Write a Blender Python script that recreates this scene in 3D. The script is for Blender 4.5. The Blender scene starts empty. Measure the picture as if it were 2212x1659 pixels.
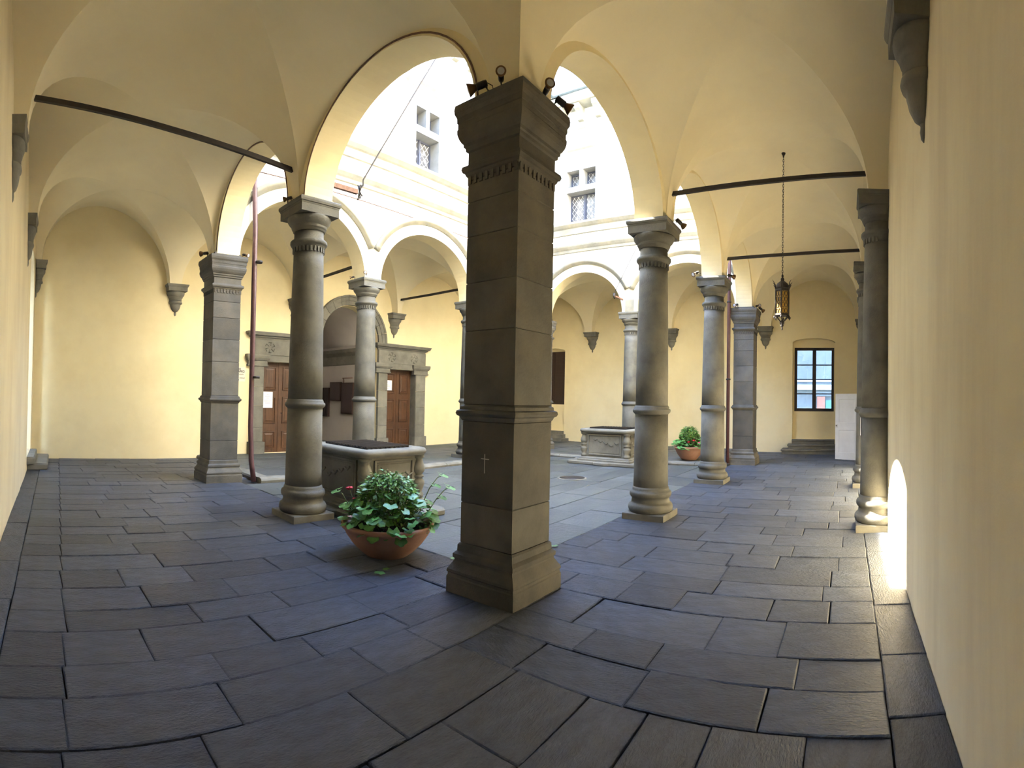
import bpy, math, random
from mathutils import Vector, Matrix
R = random.Random(11)
PI = math.pi
sc = bpy.context.scene
col = sc.collection

# ------------------------------------------------------------------ camera
# the photograph has straight verticals and curved horizontals: a cylindrical wide lens
F_PX, CX_PX, CY_PX = 1131.5, 1028.4, 844.7
YAW, PITCH, ROLL = 0.078, 0.0146, 0.020
a_ = PI / 4 + YAW
fw0 = Vector((math.sin(a_), math.cos(a_), 0)); rt0 = Vector((math.cos(a_), -math.sin(a_), 0)); up0 = Vector((0, 0, 1))
fw = fw0 * math.cos(PITCH) + up0 * math.sin(PITCH)
up1 = -fw0 * math.sin(PITCH) + up0 * math.cos(PITCH)
rt = rt0 * math.cos(ROLL) + up1 * math.sin(ROLL)
up = -rt0 * math.sin(ROLL) + up1 * math.cos(ROLL)
CAM = Vector((-3.532, -2.666, 1.6))
cd = bpy.data.cameras.new('camera'); cam = bpy.data.objects.new('camera', cd); col.objects.link(cam)
m = Matrix.Identity(4)
for i, v in enumerate((rt, up, -fw)):
    for j in range(3): m[j][i] = v[j]
m.translation = CAM
cam.matrix_world = m
cd.type = 'PANO'; cd.panorama_type = 'CENTRAL_CYLINDRICAL'
cd.central_cylindrical_radius = 1.0
cd.central_cylindrical_range_u_min = -CX_PX / F_PX
cd.central_cylindrical_range_u_max = (2212 - CX_PX) / F_PX
cd.central_cylindrical_range_v_min = (CY_PX - 1659) / F_PX
cd.central_cylindrical_range_v_max = CY_PX / F_PX
cd.clip_start = 0.02; cd.clip_end = 200
sc.camera = cam

# ------------------------------------------------------------------ sky, sun, exposure
SUN_DIR = Vector((-0.02, 1.0, 1.236)).normalized()      # towards the sun
w = bpy.data.worlds.new('world'); sc.world = w; w.use_nodes = True
nt = w.node_tree; bg = nt.nodes['Background']
sky = nt.nodes.new('ShaderNodeTexSky'); sky.sky_type = 'NISHITA'; sky.sun_disc = False
sky.sun_elevation = math.asin(SUN_DIR.z); sky.sun_rotation = math.atan2(SUN_DIR.x, SUN_DIR.y)
sky.air_density = 1.0; sky.dust_density = 0.3; sky.ozone_density = 3.0
nt.links.new(sky.outputs[0], bg.inputs[0]); bg.inputs[1].default_value = 1.15
sl = bpy.data.lights.new('sun', 'SUN'); sl.energy = 23.0; sl.color = (1.0, 0.93, 0.80); sl.angle = math.radians(0.53)
so = bpy.data.objects.new('sun', sl); col.objects.link(so); so.location = (3, 20, 25)
so.rotation_euler = SUN_DIR.to_track_quat('Z', 'Y').to_euler()
sc.view_settings.view_transform = 'Standard'; sc.view_settings.look = 'None'
sc.view_settings.gamma = 1.0; sc.view_settings.use_curve_mapping = False
sc.view_settings.exposure = 2.70
sc.cycles.use_denoising = True
sc.cycles.diffuse_bounces = 5
sc.cycles.max_bounces = 9
sc.cycles.caustics_reflective = False; sc.cycles.caustics_refractive = False
sc.cycles.use_adaptive_sampling = True; sc.cycles.adaptive_threshold = 0.02

# ------------------------------------------------------------------ layout (metres), X runs down the right gallery, Y down the left one
XD, XE, XF, XW = 3.31, 6.70, 10.04, 13.48
YB, YC, YE = 3.26, 6.33, 9.39
YR = -3.19                     # right wall
ZS = 4.10                      # springing
TH = 0.21                      # half thickness of the arcade walls
ZT = 6.25                      # top of the vaulted storey
ZROOF = 10.56
def wallx(y): return -3.32 - 0.064 * (YE - y)      # the left wall is a little askew
RAISE = 0.08

# ------------------------------------------------------------------ materials
MATS = {}
def mat(name, c1, c2=None, scale=4.0, rough=0.85, bump=0.0, bscale=None, rnd=0.0, metal=0.0, stain=None, stretch=None, spec=None, detail=5, trans=None, island=False, bdist=0.02, streak=None):
    m = bpy.data.materials.new(name); m.use_nodes = True
    n = m.node_tree.nodes; l = m.node_tree.links; b = n['Principled BSDF']
    b.inputs['Roughness'].default_value = rough; b.inputs['Metallic'].default_value = metal
    if spec is not None: b.inputs['Specular IOR Level'].default_value = spec
    tc = n.new('ShaderNodeTexCoord'); mp = n.new('ShaderNodeMapping'); l.new(tc.outputs['Object'], mp.inputs[0])
    if stretch: mp.inputs['Scale'].default_value = stretch
    c2 = c2 or tuple(x * 0.8 for x in c1)
    nz = n.new('ShaderNodeTexNoise'); nz.inputs['Scale'].default_value = scale; nz.inputs['Detail'].default_value = detail; nz.inputs['Roughness'].default_value = 0.6
    l.new(mp.outputs[0], nz.inputs['Vector'])
    cr = n.new('ShaderNodeValToRGB'); cr.color_ramp.elements[0].position = 0.32; cr.color_ramp.elements[1].position = 0.68
    cr.color_ramp.elements[0].color = (*c2, 1); cr.color_ramp.elements[1].color = (*c1, 1)
    l.new(nz.outputs['Fac'], cr.inputs[0]); out = cr.outputs[0]
    if stain:
        s = n.new('ShaderNodeTexNoise'); s.inputs['Scale'].default_value = stain[1]; s.inputs['Detail'].default_value = 6; s.inputs['Roughness'].default_value = 0.65
        mp2 = n.new('ShaderNodeMapping'); l.new(tc.outputs['Object'], mp2.inputs[0])
        if streak: mp2.inputs['Scale'].default_value = streak
        l.new(mp2.outputs[0], s.inputs['Vector'])
        r2 = n.new('ShaderNodeMapRange'); r2.inputs[1].default_value = 0.45; r2.inputs[2].default_value = 0.75; l.new(s.outputs['Fac'], r2.inputs[0])
        mx = n.new('ShaderNodeMix'); mx.data_type = 'RGBA'; l.new(r2.outputs[0], mx.inputs[0]); l.new(out, mx.inputs[6]); mx.inputs[7].default_value = (*stain[0], 1)
        ml = n.new('ShaderNodeMath'); ml.operation = 'MULTIPLY'; l.new(r2.outputs[0], ml.inputs[0]); ml.inputs[1].default_value = stain[2]; l.new(ml.outputs[0], mx.inputs[0])
        out = mx.outputs[2]
    if rnd:
        oi = n.new('ShaderNodeObjectInfo'); src = oi.outputs['Random']
        if island:
            g = n.new('ShaderNodeNewGeometry'); ad = n.new('ShaderNodeMath'); ad.operation = 'ADD'; l.new(src, ad.inputs[0]); l.new(g.outputs['Random Per Island'], ad.inputs[1])
            fr = n.new('ShaderNodeMath'); fr.operation = 'FRACT'; l.new(ad.outputs[0], fr.inputs[0]); src = fr.outputs[0]
        mr = n.new('ShaderNodeMapRange'); l.new(src, mr.inputs[0]); mr.inputs[3].default_value = 1 - rnd; mr.inputs[4].default_value = 1 + rnd
        mu = n.new('ShaderNodeMix'); mu.data_type = 'RGBA'; mu.blend_type = 'MULTIPLY'; mu.inputs[0].default_value = 1.0
        cb = n.new('ShaderNodeCombineColor'); 
        for k in range(3): l.new(mr.outputs[0], cb.inputs[k])
        l.new(out, mu.inputs[6]); l.new(cb.outputs[0], mu.inputs[7]); out = mu.outputs[2]
    l.new(out, b.inputs['Base Color'])
    if bump:
        bn = n.new('ShaderNodeTexNoise'); bn.inputs['Scale'].default_value = bscale or scale * 8; bn.inputs['Detail'].default_value = 6; bn.inputs['Roughness'].default_value = 0.65
        l.new(mp.outputs[0], bn.inputs['Vector'])
        bp = n.new('ShaderNodeBump'); bp.inputs['Strength'].default_value = bump; bp.inputs['Distance'].default_value = bdist
        l.new(bn.outputs['Fac'], bp.inputs['Height']); l.new(bp.outputs[0], b.inputs['Normal'])
    if trans is not None: b.inputs['Transmission Weight'].default_value = trans
    MATS[name] = m
    return m
mat('plaster', (0.82, 0.72, 0.47), (0.78, 0.67, 0.42), scale=0.9, bump=0.25, bscale=60, rough=0.92, stain=((0.68, 0.57, 0.34), 1.3, 0.5), bdist=0.004)
mat('plaster_grey', (0.80, 0.70, 0.48), (0.74, 0.63, 0.42), scale=1.2, bump=0.3, bscale=50, rough=0.92, stain=((0.60, 0.49, 0.32), 1.2, 0.55), streak=(2.2, 2.2, 0.35), bdist=0.004)
mat('vault_plaster', (0.83, 0.75, 0.54), (0.79, 0.70, 0.49), scale=0.8, bump=0.2, bscale=50, rough=0.92, stain=((0.72, 0.63, 0.44), 1.1, 0.5), bdist=0.004)
mat('court_plaster', (0.84, 0.80, 0.69), (0.80, 0.75, 0.62), scale=1.0, bump=0.2, bscale=50, rough=0.92, stain=((0.72, 0.65, 0.48), 1.2, 0.4), bdist=0.004)
mat('column_stone', (0.122, 0.121, 0.108), (0.072, 0.071, 0.063), scale=3.2, bump=0.6, bscale=45, rough=0.72, stain=((0.175, 0.163, 0.122), 1.9, 0.75), rnd=0.12, bdist=0.008)
mat('pier_stone', (0.094, 0.091, 0.083), (0.054, 0.052, 0.046), scale=3.2, bump=0.6, bscale=45, rough=0.72, stain=((0.135, 0.115, 0.078), 1.7, 0.75), rnd=0.32, bdist=0.008)
mat('grey_stone', (0.185, 0.18, 0.152), (0.125, 0.12, 0.10), scale=3, bump=0.5, bscale=45, rough=0.85, stain=((0.25, 0.24, 0.205), 1.9, 0.7), rnd=0.12, bdist=0.008)
mat('court_stone', (0.25, 0.24, 0.20), (0.16, 0.155, 0.13), scale=3, bump=0.4, bscale=45, rough=0.9, stain=((0.34, 0.28, 0.15), 2.2, 0.5), bdist=0.006)
mat('window_stone', (0.27, 0.265, 0.25), (0.21, 0.205, 0.19), scale=3, bump=0.4, bscale=45, rough=0.9, bdist=0.006)
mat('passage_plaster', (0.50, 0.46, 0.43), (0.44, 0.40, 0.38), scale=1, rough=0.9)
mat('pave', (0.092, 0.118, 0.172), (0.042, 0.054, 0.082), scale=5.0, bump=1.0, bscale=26, rough=0.42, stain=((0.108, 0.112, 0.118), 0.6, 0.6), rnd=0.26, island=True, stretch=(1, 2.6, 1), bdist=0.055, detail=8)
mat('pave_cross', (0.092, 0.118, 0.172), (0.042, 0.054, 0.082), scale=5.0, bump=1.0, bscale=26, rough=0.42, stain=((0.108, 0.112, 0.118), 0.6, 0.6), rnd=0.26, island=True, stretch=(2.6, 1, 1), bdist=0.055, detail=8)
mat('pave_court', (0.098, 0.107, 0.113), (0.058, 0.066, 0.068), scale=2.2, bump=0.9, bscale=20, rough=0.55, stain=((0.055, 0.078, 0.045), 0.6, 0.65), rnd=0.24, island=True, bdist=0.03, detail=8)
mat('mortar', (0.04, 0.04, 0.042), (0.03, 0.03, 0.032), scale=8, rough=0.95, bump=0.5)
mat('iron', (0.022, 0.020, 0.020), (0.035, 0.026, 0.022), scale=20, rough=0.6, metal=0.3)
mat('rust', (0.20, 0.11, 0.075), (0.12, 0.065, 0.05), scale=25, rough=0.8)
mat('pipe_paint', (0.115, 0.052, 0.055), (0.075, 0.035, 0.04), scale=12, rough=0.42)
mat('terracotta', (0.36, 0.185, 0.12), (0.28, 0.14, 0.09), scale=4, rough=0.85, bump=0.2, stain=((0.42, 0.29, 0.22), 3, 0.5))
mat('soil', (0.05, 0.036, 0.025), scale=30, rough=1.0, bump=0.8)
mat('leaf', (0.12, 0.31, 0.07), (0.065, 0.20, 0.05), scale=6, rough=0.42, rnd=0.35)
mat('bush_leaf', (0.13, 0.31, 0.04), (0.055, 0.17, 0.025), scale=5, rough=0.42, rnd=0.4, island=True)
mat('stem', (0.13, 0.17, 0.06), scale=10, rough=0.7)
mat('flower_red', (0.55, 0.01, 0.03), scale=10, rough=0.6)
mat('flower_pink', (0.62, 0.02, 0.16), scale=10, rough=0.6)
mat('wood', (0.090, 0.039, 0.017), (0.046, 0.021, 0.011), scale=3, rough=0.45, stretch=(9, 9, 1), bump=0.2, bscale=12, stain=((0.16, 0.07, 0.025), 2.5, 0.5))
mat('dark_wood', (0.035, 0.016, 0.013), (0.022, 0.011, 0.01), scale=3, rough=0.5, stretch=(9, 9, 1))
mat('board', (0.06, 0.042, 0.045), (0.045, 0.03, 0.033), scale=3, rough=0.4)
mat('window_frame', (0.016, 0.010, 0.011), scale=8, rough=0.45)
mat('blue_frame', (0.055, 0.06, 0.085), (0.04, 0.043, 0.06), scale=8, rough=0.5)
mat('white_paint', (0.62, 0.64, 0.68), (0.55, 0.57, 0.61), scale=3, rough=0.5)
mat('paper', (0.86, 0.87, 0.90), (0.83, 0.84, 0.88), scale=5, rough=0.8)
mat('ink', (0.03, 0.03, 0.035), scale=5, rough=0.8)
mat('sign_cream', (0.74, 0.70, 0.58), (0.72, 0.68, 0.56), scale=5, rough=0.7)
mat('lead', (0.55, 0.55, 0.55), scale=20, rough=0.5, metal=0.2)
mat('dark_glass', (0.06, 0.058, 0.06), (0.10, 0.098, 0.10), scale=3, rough=0.12, spec=0.8)
mat('pale_glass', (0.26, 0.26, 0.27), (0.16, 0.16, 0.17), scale=4, rough=0.15, spec=0.8)
mat('amber_glass', (0.75, 0.48, 0.12), (0.60, 0.36, 0.08), scale=6, rough=0.25, trans=0.55)
mat('lens_glass', (0.55, 0.55, 0.58), (0.45, 0.45, 0.5), scale=6, rough=0.08, spec=1.0)
mat('lamp_metal', (0.05, 0.045, 0.042), (0.035, 0.03, 0.03), scale=12, rough=0.4, metal=0.5)
mat('reflector', (0.62, 0.58, 0.48), scale=12, rough=0.25, metal=0.8)
mat('copper_lamp', (0.20, 0.12, 0.06), scale=12, rough=0.4, metal=0.7)
mat('chalk', (0.50, 0.47, 0.42), scale=12, rough=0.9)
mat('clear_glass', (0.62, 0.70, 0.76), (0.52, 0.60, 0.66), rough=0.0, trans=1.0, scale=3)
mat('street_wall', (0.16, 0.168, 0.18), (0.12, 0.127, 0.14), scale=0.8, rough=0.9)
mat('street_shutter', (0.10, 0.24, 0.22), scale=3, rough=0.7)
mat('street_brick', (0.36, 0.14, 0.10), scale=3, rough=0.8)
mat('roof_tile', (0.42, 0.20, 0.12), (0.30, 0.15, 0.10), scale=6, rough=0.9)
mat('copper_gutter', (0.16, 0.20, 0.24), scale=6, rough=0.6)

# ------------------------------------------------------------------ mesh helpers
class MB:
    def __init__(s): s.v = []; s.f = []; s.sm = []
    def add(s, vs, fs, smooth=False):
        o = len(s.v); s.v += [tuple(p) for p in vs]; s.f += [tuple(i + o for i in f) for f in fs]; s.sm += [smooth] * len(fs); return s
    def box(s, x0, x1, y0, y1, z0, z1, T=None):
        vs = [(x, y, z) for z in (z0, z1) for x, y in ((x0, y0), (x1, y0), (x1, y1), (x0, y1))]
        if T: vs = [T(*p) for p in vs]
        return s.add(vs, [(3, 2, 1, 0), (4, 5, 6, 7), (0, 1, 5, 4), (1, 2, 6, 5), (2, 3, 7, 6), (3, 0, 4, 7)])
    def rings(s, rs, smooth=False, cap0=True, cap1=True, closed=True):
        n = len(rs[0]); fs = []
        for i in range(len(rs) - 1):
            for j in range(n if closed else n - 1):
                k = (j + 1) % n; fs.append((i * n + j, i * n + k, (i + 1) * n + k, (i + 1) * n + j))
        vs = [p for r in rs for p in r]
        s.add(vs, fs, smooth)
        o = len(s.v) - len(vs)
        if cap0: s.f.append(tuple(o + j for j in reversed(range(n)))); s.sm.append(False)
        if cap1: s.f.append(tuple(o + (len(rs) - 1) * n + j for j in range(n))); s.sm.append(False)
        return s
    def lathe(s, prof, n=28, c=(0, 0), smooth=True, a0=0, a1=2 * PI, cap0=True, cap1=True, ext=None):
        full = abs(a1 - a0 - 2 * PI) < 1e-6
        A = [a0 + (a1 - a0) * i / (n if full else n - 1) for i in range(n)]
        rs = []
        for r, z in prof:
            ring = [(c[0] + r * math.cos(a), c[1] + r * math.sin(a), z) for a in A]
            if ext is not None:   # straight sides back to a wall plane at y = ext
                ring = [(c[0] + r, ext, z)] + ring + [(c[0] - r, ext, z)]
            rs.append(ring)
        return s.rings(rs, smooth, cap0, cap1)
    def square(s, prof, c=(0, 0), y0=None):
        rs = []
        for h, z in prof:
            ylo = c[1] - h if y0 is None else y0
            rs.append([(c[0] - h, ylo, z), (c[0] + h, ylo, z), (c[0] + h, c[1] + h, z), (c[0] - h, c[1] + h, z)])
        return s.rings(rs)
    def tube(s, pts, r, n=8, smooth=True, cap=True):
        pts = [Vector(p) for p in pts]; rs = []
        for i, p in enumerate(pts):
            t = (pts[min(i + 1, len(pts) - 1)] - pts[max(i - 1, 0)]).normalized()
            u = t.cross(Vector((0, 0, 1)))
            if u.length < 1e-3: u = t.cross(Vector((1, 0, 0)))
            u.normalize(); v = t.cross(u); rr = r[i] if isinstance(r, (list, tuple)) else r
            rs.append([p + u * rr * math.cos(2 * PI * k / n) + v * rr * math.sin(2 * PI * k / n) for k in range(n)])
        return s.rings(rs, smooth, cap, cap)
    def build(s, name, m, parent=None, smooth=None, loc=None):
        me = bpy.data.meshes.new(name); me.from_pydata(s.v, [], s.f); me.materials.append(MATS[m])
        me.polygons.foreach_set('use_smooth', s.sm if smooth is None else [smooth] * len(s.f))
        me.update()
        o = bpy.data.objects.new(name, me); col.objects.link(o)
        if parent: o.parent = parent
        if loc: o.location = loc
        return o
def tag(o, label=None, cat=None, group=None, kind=None):
    for k, v in (('label', label), ('category', cat), ('group', group), ('kind', kind)):
        if v: o[k] = v
    return o
def empty(name, loc=(0, 0, 0), rz=0):
    o = bpy.data.objects.new(name, None); o.empty_display_size = 0.2; col.objects.link(o); o.location = loc; o.rotation_euler = (0, 0, rz); return o
def copy_tree(o, parent=None):
    c = o.copy(); col.objects.link(c); c.parent = parent
    for ch in list(o.children):
        copy_tree(ch, c)
    return c
def struct(o): o['kind'] = 'structure'; return o

# a wall sheet with openings: s runs along the wall, d through it, z up
def wall_mesh(s0, s1, z0, z1, holes, thick, place, seg=20):
    B = MB(); S = {s0, s1}
    for h in holes:
        n = h.get('n', seg if h.get('arch') else 1)
        for i in range(n + 1): S.add(round(h['s0'] + (h['s1'] - h['s0']) * (0.5 - 0.5 * math.cos(PI * i / n) if n > 1 else i), 5))
    S = sorted(x for x in S if s0 <= x <= s1)
    def lohi(h, s):
        hi = h['hi']
        if h.get('arch'):
            c = (h['s0'] + h['s1']) / 2; r = (h['s1'] - h['s0']) / 2; hi = h['hi'] + h['arch'] * math.sqrt(max(0, 1 - ((s - c) / r) ** 2))
        return max(h['lo'], z0), min(hi, z1)
    def quad(p): B.add(p, [(0, 1, 2, 3)])
    for a, b in zip(S, S[1:]):
        if b - a < 1e-6: continue
        mid = (a + b) / 2
        hs = sorted([h for h in holes if h['s0'] < mid < h['s1']], key=lambda h: h['lo'])
        za, zb = z0, z0; segs = []
        for h in hs:
            la, ha = lohi(h, a); lb, hb = lohi(h, b)
            segs.append((za, zb, la, lb)); za, zb = ha, hb
        segs.append((za, zb, z1, z1))
        for i, (pa, pb, qa, qb) in enumerate(segs):
            if qa - pa < 1e-5 and qb - pb < 1e-5: continue
            quad([place(a, 0, pa), place(b, 0, pb), place(b, 0, qb), place(a, 0, qa)])
            quad([place(a, thick, qa), place(b, thick, qb), place(b, thick, pb), place(a, thick, pa)])
            quad([place(a, 0, qa), place(b, 0, qb), place(b, thick, qb), place(a, thick, qa)])
            quad([place(a, thick, pa), place(b, thick, pb), place(b, 0, pb), place(a, 0, pa)])
    for h in holes:                          # side reveals
        for s in (h['s0'], h['s1']):
            lo, hi = lohi(h, s)
            if hi - lo > 1e-4 and s0 < s < s1: quad([place(s, 0, lo), place(s, thick, lo), place(s, thick, hi), place(s, 0, hi)])
    for s in (s0, s1): quad([place(s, 0, z0), place(s, thick, z0), place(s, thick, z1), place(s, 0, z1)])
    return B

# ================================================================== STRUCTURE
def two_tone(o, m2, test):
    o.data.materials.append(MATS[m2])
    for p in o.data.polygons:
        if test(p.center, p.normal): p.material_index = 1
def bays_x(): return [(0, XD), (XD, XE), (XE, XF)]
def bays_y(): return [(0, YB), (YB, YC)]
def arch_holes(bays, rises):
    hs = []
    for i, ((a, b), r) in enumerate(zip(bays, rises)):
        e0 = 0.25 if i == 0 else 0.22; e1 = 0.25 if i == len(bays) - 1 else 0.22
        hs.append(dict(s0=a + e0, s1=b - e1, lo=0, hi=ZS, arch=r, n=40))
    return hs
RISE_L = [1.06, 1.30]; RISE_R = [1.10, 1.28, 1.28]; RISE_BL = [1.28] * 3; RISE_BR = [1.26] * 2
WIN_L = dict(s0=4.22, s1=5.36, lo=6.88, hi=8.62); WIN_R = dict(s0=4.17, s1=5.54, lo=6.88, hi=8.86)
o = struct(wall_mesh(-TH, YC + TH, ZS, ZROOF, arch_holes(bays_y(), RISE_L), 2 * TH, lambda s, d, z: (-TH + d, s, z)).build('wall_court_left', 'plaster'))
two_tone(o, 'court_plaster', lambda c, n: c.x > TH - 0.001)
o = struct(wall_mesh(TH, XF - TH, ZS, ZROOF, arch_holes(bays_x(), RISE_R), 2 * TH, lambda s, d, z: (s, -TH + d, z)).build('wall_court_right', 'plaster'))
two_tone(o, 'court_plaster', lambda c, n: c.y > TH - 0.001)
o = struct(wall_mesh(TH, XF - TH, ZS, ZROOF, arch_holes(bays_x(), RISE_BL) + [WIN_L], 2 * TH, lambda s, d, z: (s, YC - TH + d, z)).build('wall_court_back_left', 'plaster'))
two_tone(o, 'court_plaster', lambda c, n: c.y < YC - TH + 0.001 or c.z > ZT)
o = struct(wall_mesh(-TH, YC + TH, ZS, ZROOF, arch_holes(bays_y(), RISE_BR) + [WIN_R], 2 * TH, lambda s, d, z: (XF - TH + d, s, z)).build('wall_court_back_right', 'plaster'))
two_tone(o, 'court_plaster', lambda c, n: c.x < XF - TH + 0.001 or c.z > ZT)

# moulded stone arch rings on the court faces
def archivolt(name, c, half, rx, rz, place):
    B = MB(); bands = [(0.225, 0.0), (0.225, 0.035), (0.285, 0.045), (0.29, 0.06), (0.37, 0.065), (0.37, 0.0)]
    amax = math.acos(min(1, (half - 0.004) / (rx + 0.37))); n = 40; rs = []
    for i in range(n + 1):
        t = amax + (PI - 2 * amax) * i / n
        rs.append([place(c - (rx + o_) * math.cos(t), -d, ZS + (rz + o_) * math.sin(t)) for o_, d in bands])
    B.rings(rs, True); return struct(B.build(name, 'court_stone'))
for (a, b) in bays_x(): archivolt('trim_arch', (a + b) / 2, (b - a) / 2, (b - a) / 2 - 0.22, 1.28, lambda s, d, z: (s, YC - TH + d, z))
for (a, b) in bays_y(): archivolt('trim_arch', (a + b) / 2, (b - a) / 2, (b - a) / 2 - 0.22, 1.26, lambda s, d, z: (XF - TH + d, s, z))
# string courses round the court, mitred at the corners: profile (projection, z)
def court_ring(name, prof, m):
    B = MB(); rs = []
    for p, z in prof:
        rs.append([(TH + p, TH + p, z), (XF - TH - p, TH + p, z), (XF - TH - p, YC - TH - p, z), (TH + p, YC - TH - p, z)])
    B.rings(rs, False, False, False); return struct(B.build(name, m))
court_ring('trim_sill_course', [(0, 6.50), (0.035, 6.52), (0.04, 6.60), (0.015, 6.61), (0.015, 6.70), (0.05, 6.73), (0.11, 6.80), (0.12, 6.86), (0, 6.87)], 'court_stone')
court_ring('trim_string_course', [(0, 5.96), (0.03, 5.98), (0.035, 6.05), (0.06, 6.08), (0.10, 6.14), (0.11, 6.18), (0, 6.19)], 'court_stone')
court_ring('trim_eaves_band', [(0, 9.62), (0.05, 9.65), (0.05, 9.80), (0, 9.81)], 'court_stone')
ev = court_ring('trim_eaves', [(0, 10.22), (0.42, 10.24), (0.46, 10.30), (0.52, 10.34), (0.54, 10.44), (0.0, 10.45)], 'court_stone')
bk = MB(); prof = [(0, 9.84), (0.12, 9.85), (0.20, 9.93), (0.22, 10.04), (0.34, 10.10), (0.38, 10.22), (0, 10.22)]
for sx in (-1, 1): pass
bk.rings([[(sx * 0.085, p, z) for p, z in prof] for sx in (-1, 1)])
bk0 = bk.build('eaves_bracket', 'court_stone', ev); first = True
for k in range(9):
    for wall in (0, 1):
        if wall == 0: loc, rz = (XF - TH, 0.85 + 0.575 * k, 0), PI / 2
        else: loc, rz = (2.2 + 0.575 * k, YC - TH, 0), PI
        b = bk0 if first else bk0.copy()
        if not first: col.objects.link(b)
        first = False; b.parent = ev; b.location = loc; b.rotation_euler = (0, 0, rz)
court_ring('trim_gutter', [(0.50, 10.46), (0.62, 10.46), (0.66, 10.52), (0.66, 10.58), (0.50, 10.58)], 'copper_gutter')
B = MB()                                 # tiled roofs falling to the court
for (x0, x1, y0, y1) in ((-4.6, XW + 0.5, -3.7, 0.7), (-4.6, XW + 0.5, YC - 0.82, YE + 0.6), (-4.6, 0.7, 0.7, YC - 0.82), (XF - 0.82, XW + 0.5, 0.7, YC - 0.82)):
    B.box(x0, x1, y0, y1, 10.56, 10.62)
struct(B.build('roof', 'roof_tile'))
# floor of the upper storey above the vaults
B = MB()
for (x0, x1, y0, y1) in ((-4.6, XW + 0.4, -3.6, -TH), (-4.6, XW + 0.4, YC + TH, YE + 0.5), (-4.6, -TH, -TH, YC + TH), (XF + TH, XW + 0.4, -TH, YC + TH)):
    B.box(x0, x1, y0, y1, ZT, ZT + 0.15)
struct(B.build('ceiling_upper_floor', 'vault_plaster'))

# outer walls of the four galleries
CUPBOARD = dict(s0=10.25, s1=11.12, lo=0.0, hi=1.92)
o = struct(wall_mesh(-4.9, XW + 0.4, -0.1, ZT, [CUPBOARD], 0.35, lambda s, d, z: (s, YR - d, z)).build('wall_right', 'plaster_grey'))
struct(MB().box(10.2, 11.2, YR - 0.40, YR - 0.36, -0.1, 2.0).build('wall_cupboard_light_stop', 'plaster_grey'))  # unseen back plane, added so outside sky light cannot leak through the recess
LDOOR = dict(s0=7.35, s1=8.80, lo=0.28, hi=3.70, arch=0.70)
o = struct(wall_mesh(YR, YE, -0.1, ZT, [LDOOR], 0.45, lambda s, d, z: (wallx(s) - d, s, z)).build('wall_left', 'plaster_grey'))
struct(MB().box(-6.6, -6.2, 3, 13, -0.3, 8.0).build('wall_sky_block', 'street_wall'))  # unseen wall, added outside the left opening to cut the sky light entering
HD1 = dict(s0=2.36, s1=3.52, lo=RAISE, hi=2.43); HD2 = dict(s0=6.42, s1=7.58, lo=RAISE, hi=2.43); HN = dict(s0=4.12, s1=6.08, lo=RAISE, hi=3.17, arch=0.98)
o = struct(wall_mesh(-4.3, XW + 0.4, -0.1, ZT, [HD1, HN, HD2], 0.35, lambda s, d, z: (s, YE + d, z)).build('wall_back_left', 'plaster'))
HW = dict(s0=-2.29, s1=-0.90, lo=0.44, hi=3.58, arch=0.15); HS = dict(s0=7.50, s1=8.55, lo=0.44, hi=3.45, arch=0.13)
o = struct(wall_mesh(YR, YE, -0.1, ZT, [HW, HS], 0.45, lambda s, d, z: (XW + d, s, z)).build('wall_back_right', 'plaster'))

# ------------------------------------------------------------------ groin vaults
def warp(p):
    x, y, z = p
    if x < -TH:                             # the vaults rise a little towards the outer walls
        z += LIFT_L * (-x - TH) / (3.5 - TH)
        x = -TH + (x + TH) * (-wallx(y) - TH) / (3.5 - TH)
    if y < -TH: z += LIFT_R * (-y - TH) / (-YR - TH)
    return (x, y, z)
HC = 1.40; HTR = 1.38; LIFT_L = 0.42; LIFT_R = 0.22; IN = 0.25
def vault(x0, x1, y0, y1, hx0, hx1, hy0, hy1, HC=HC):
    """groined bay; h?? is the rise of the arch on each of its four edges, HC that of the groins"""
    B = MB(); N = 28; Mt = 10
    cx, cy, hx, hy = (x0 + x1) / 2, (y0 + y1) / 2, (x1 - x0) / 2, (y1 - y0) / 2
    S = [-math.cos(PI * i / N) for i in range(N + 1)]
    for axis, sg, he in ((0, -1, hx0), (0, 1, hx1), (1, -1, hy0), (1, 1, hy1)):
        g = []
        for s in S:
            row = []
            for k in range(Mt + 1):
                t = abs(s) + (1 - abs(s)) * k / Mt; q = (k / Mt) ** 1.4
                z = ZS + (HC + (he - HC) * q) * math.sqrt(max(0, 1 - s * s))
                X, Y = (sg * t, s) if axis == 0 else (s, sg * t)
                row.append(warp((cx + X * hx, cy + Y * hy, z)))
            g.append(row)
        n = Mt + 1; fs = [(i * n + k, i * n + k + 1, (i + 1) * n + k + 1, (i + 1) * n + k) for i in range(N) for k in range(Mt)]
        B.add([p for r in g for p in r], fs, True)
    return struct(B.build('ceiling_vault', 'vault_plaster'))
def band(axis, p0, p1, q0, q1, h):
    """transverse strip between two bays; axis 0: the strip spans x in p0..p1 and arches over y in q0..q1"""
    B = MB(); N = 28; rs = []
    for i in range(N + 1):
        s = -math.cos(PI * i / N); q = (q0 + q1) / 2 + s * (q1 - q0) / 2; z = ZS + h * math.sqrt(max(0, 1 - s * s))
        rs.append([warp((p, q, z)) if axis == 0 else warp((q, p, z)) for p in (p0, p1)])
    B.rings(rs, True, False, False, closed=False); return struct(B.build('ceiling_band', 'vault_plaster'))
G = 0.08
bx = [(G, XD - G), (XD + G, XE - G), (XE + G, XF - G)]; by = [(G, YB - G), (YB + G, YC - G)]
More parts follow.
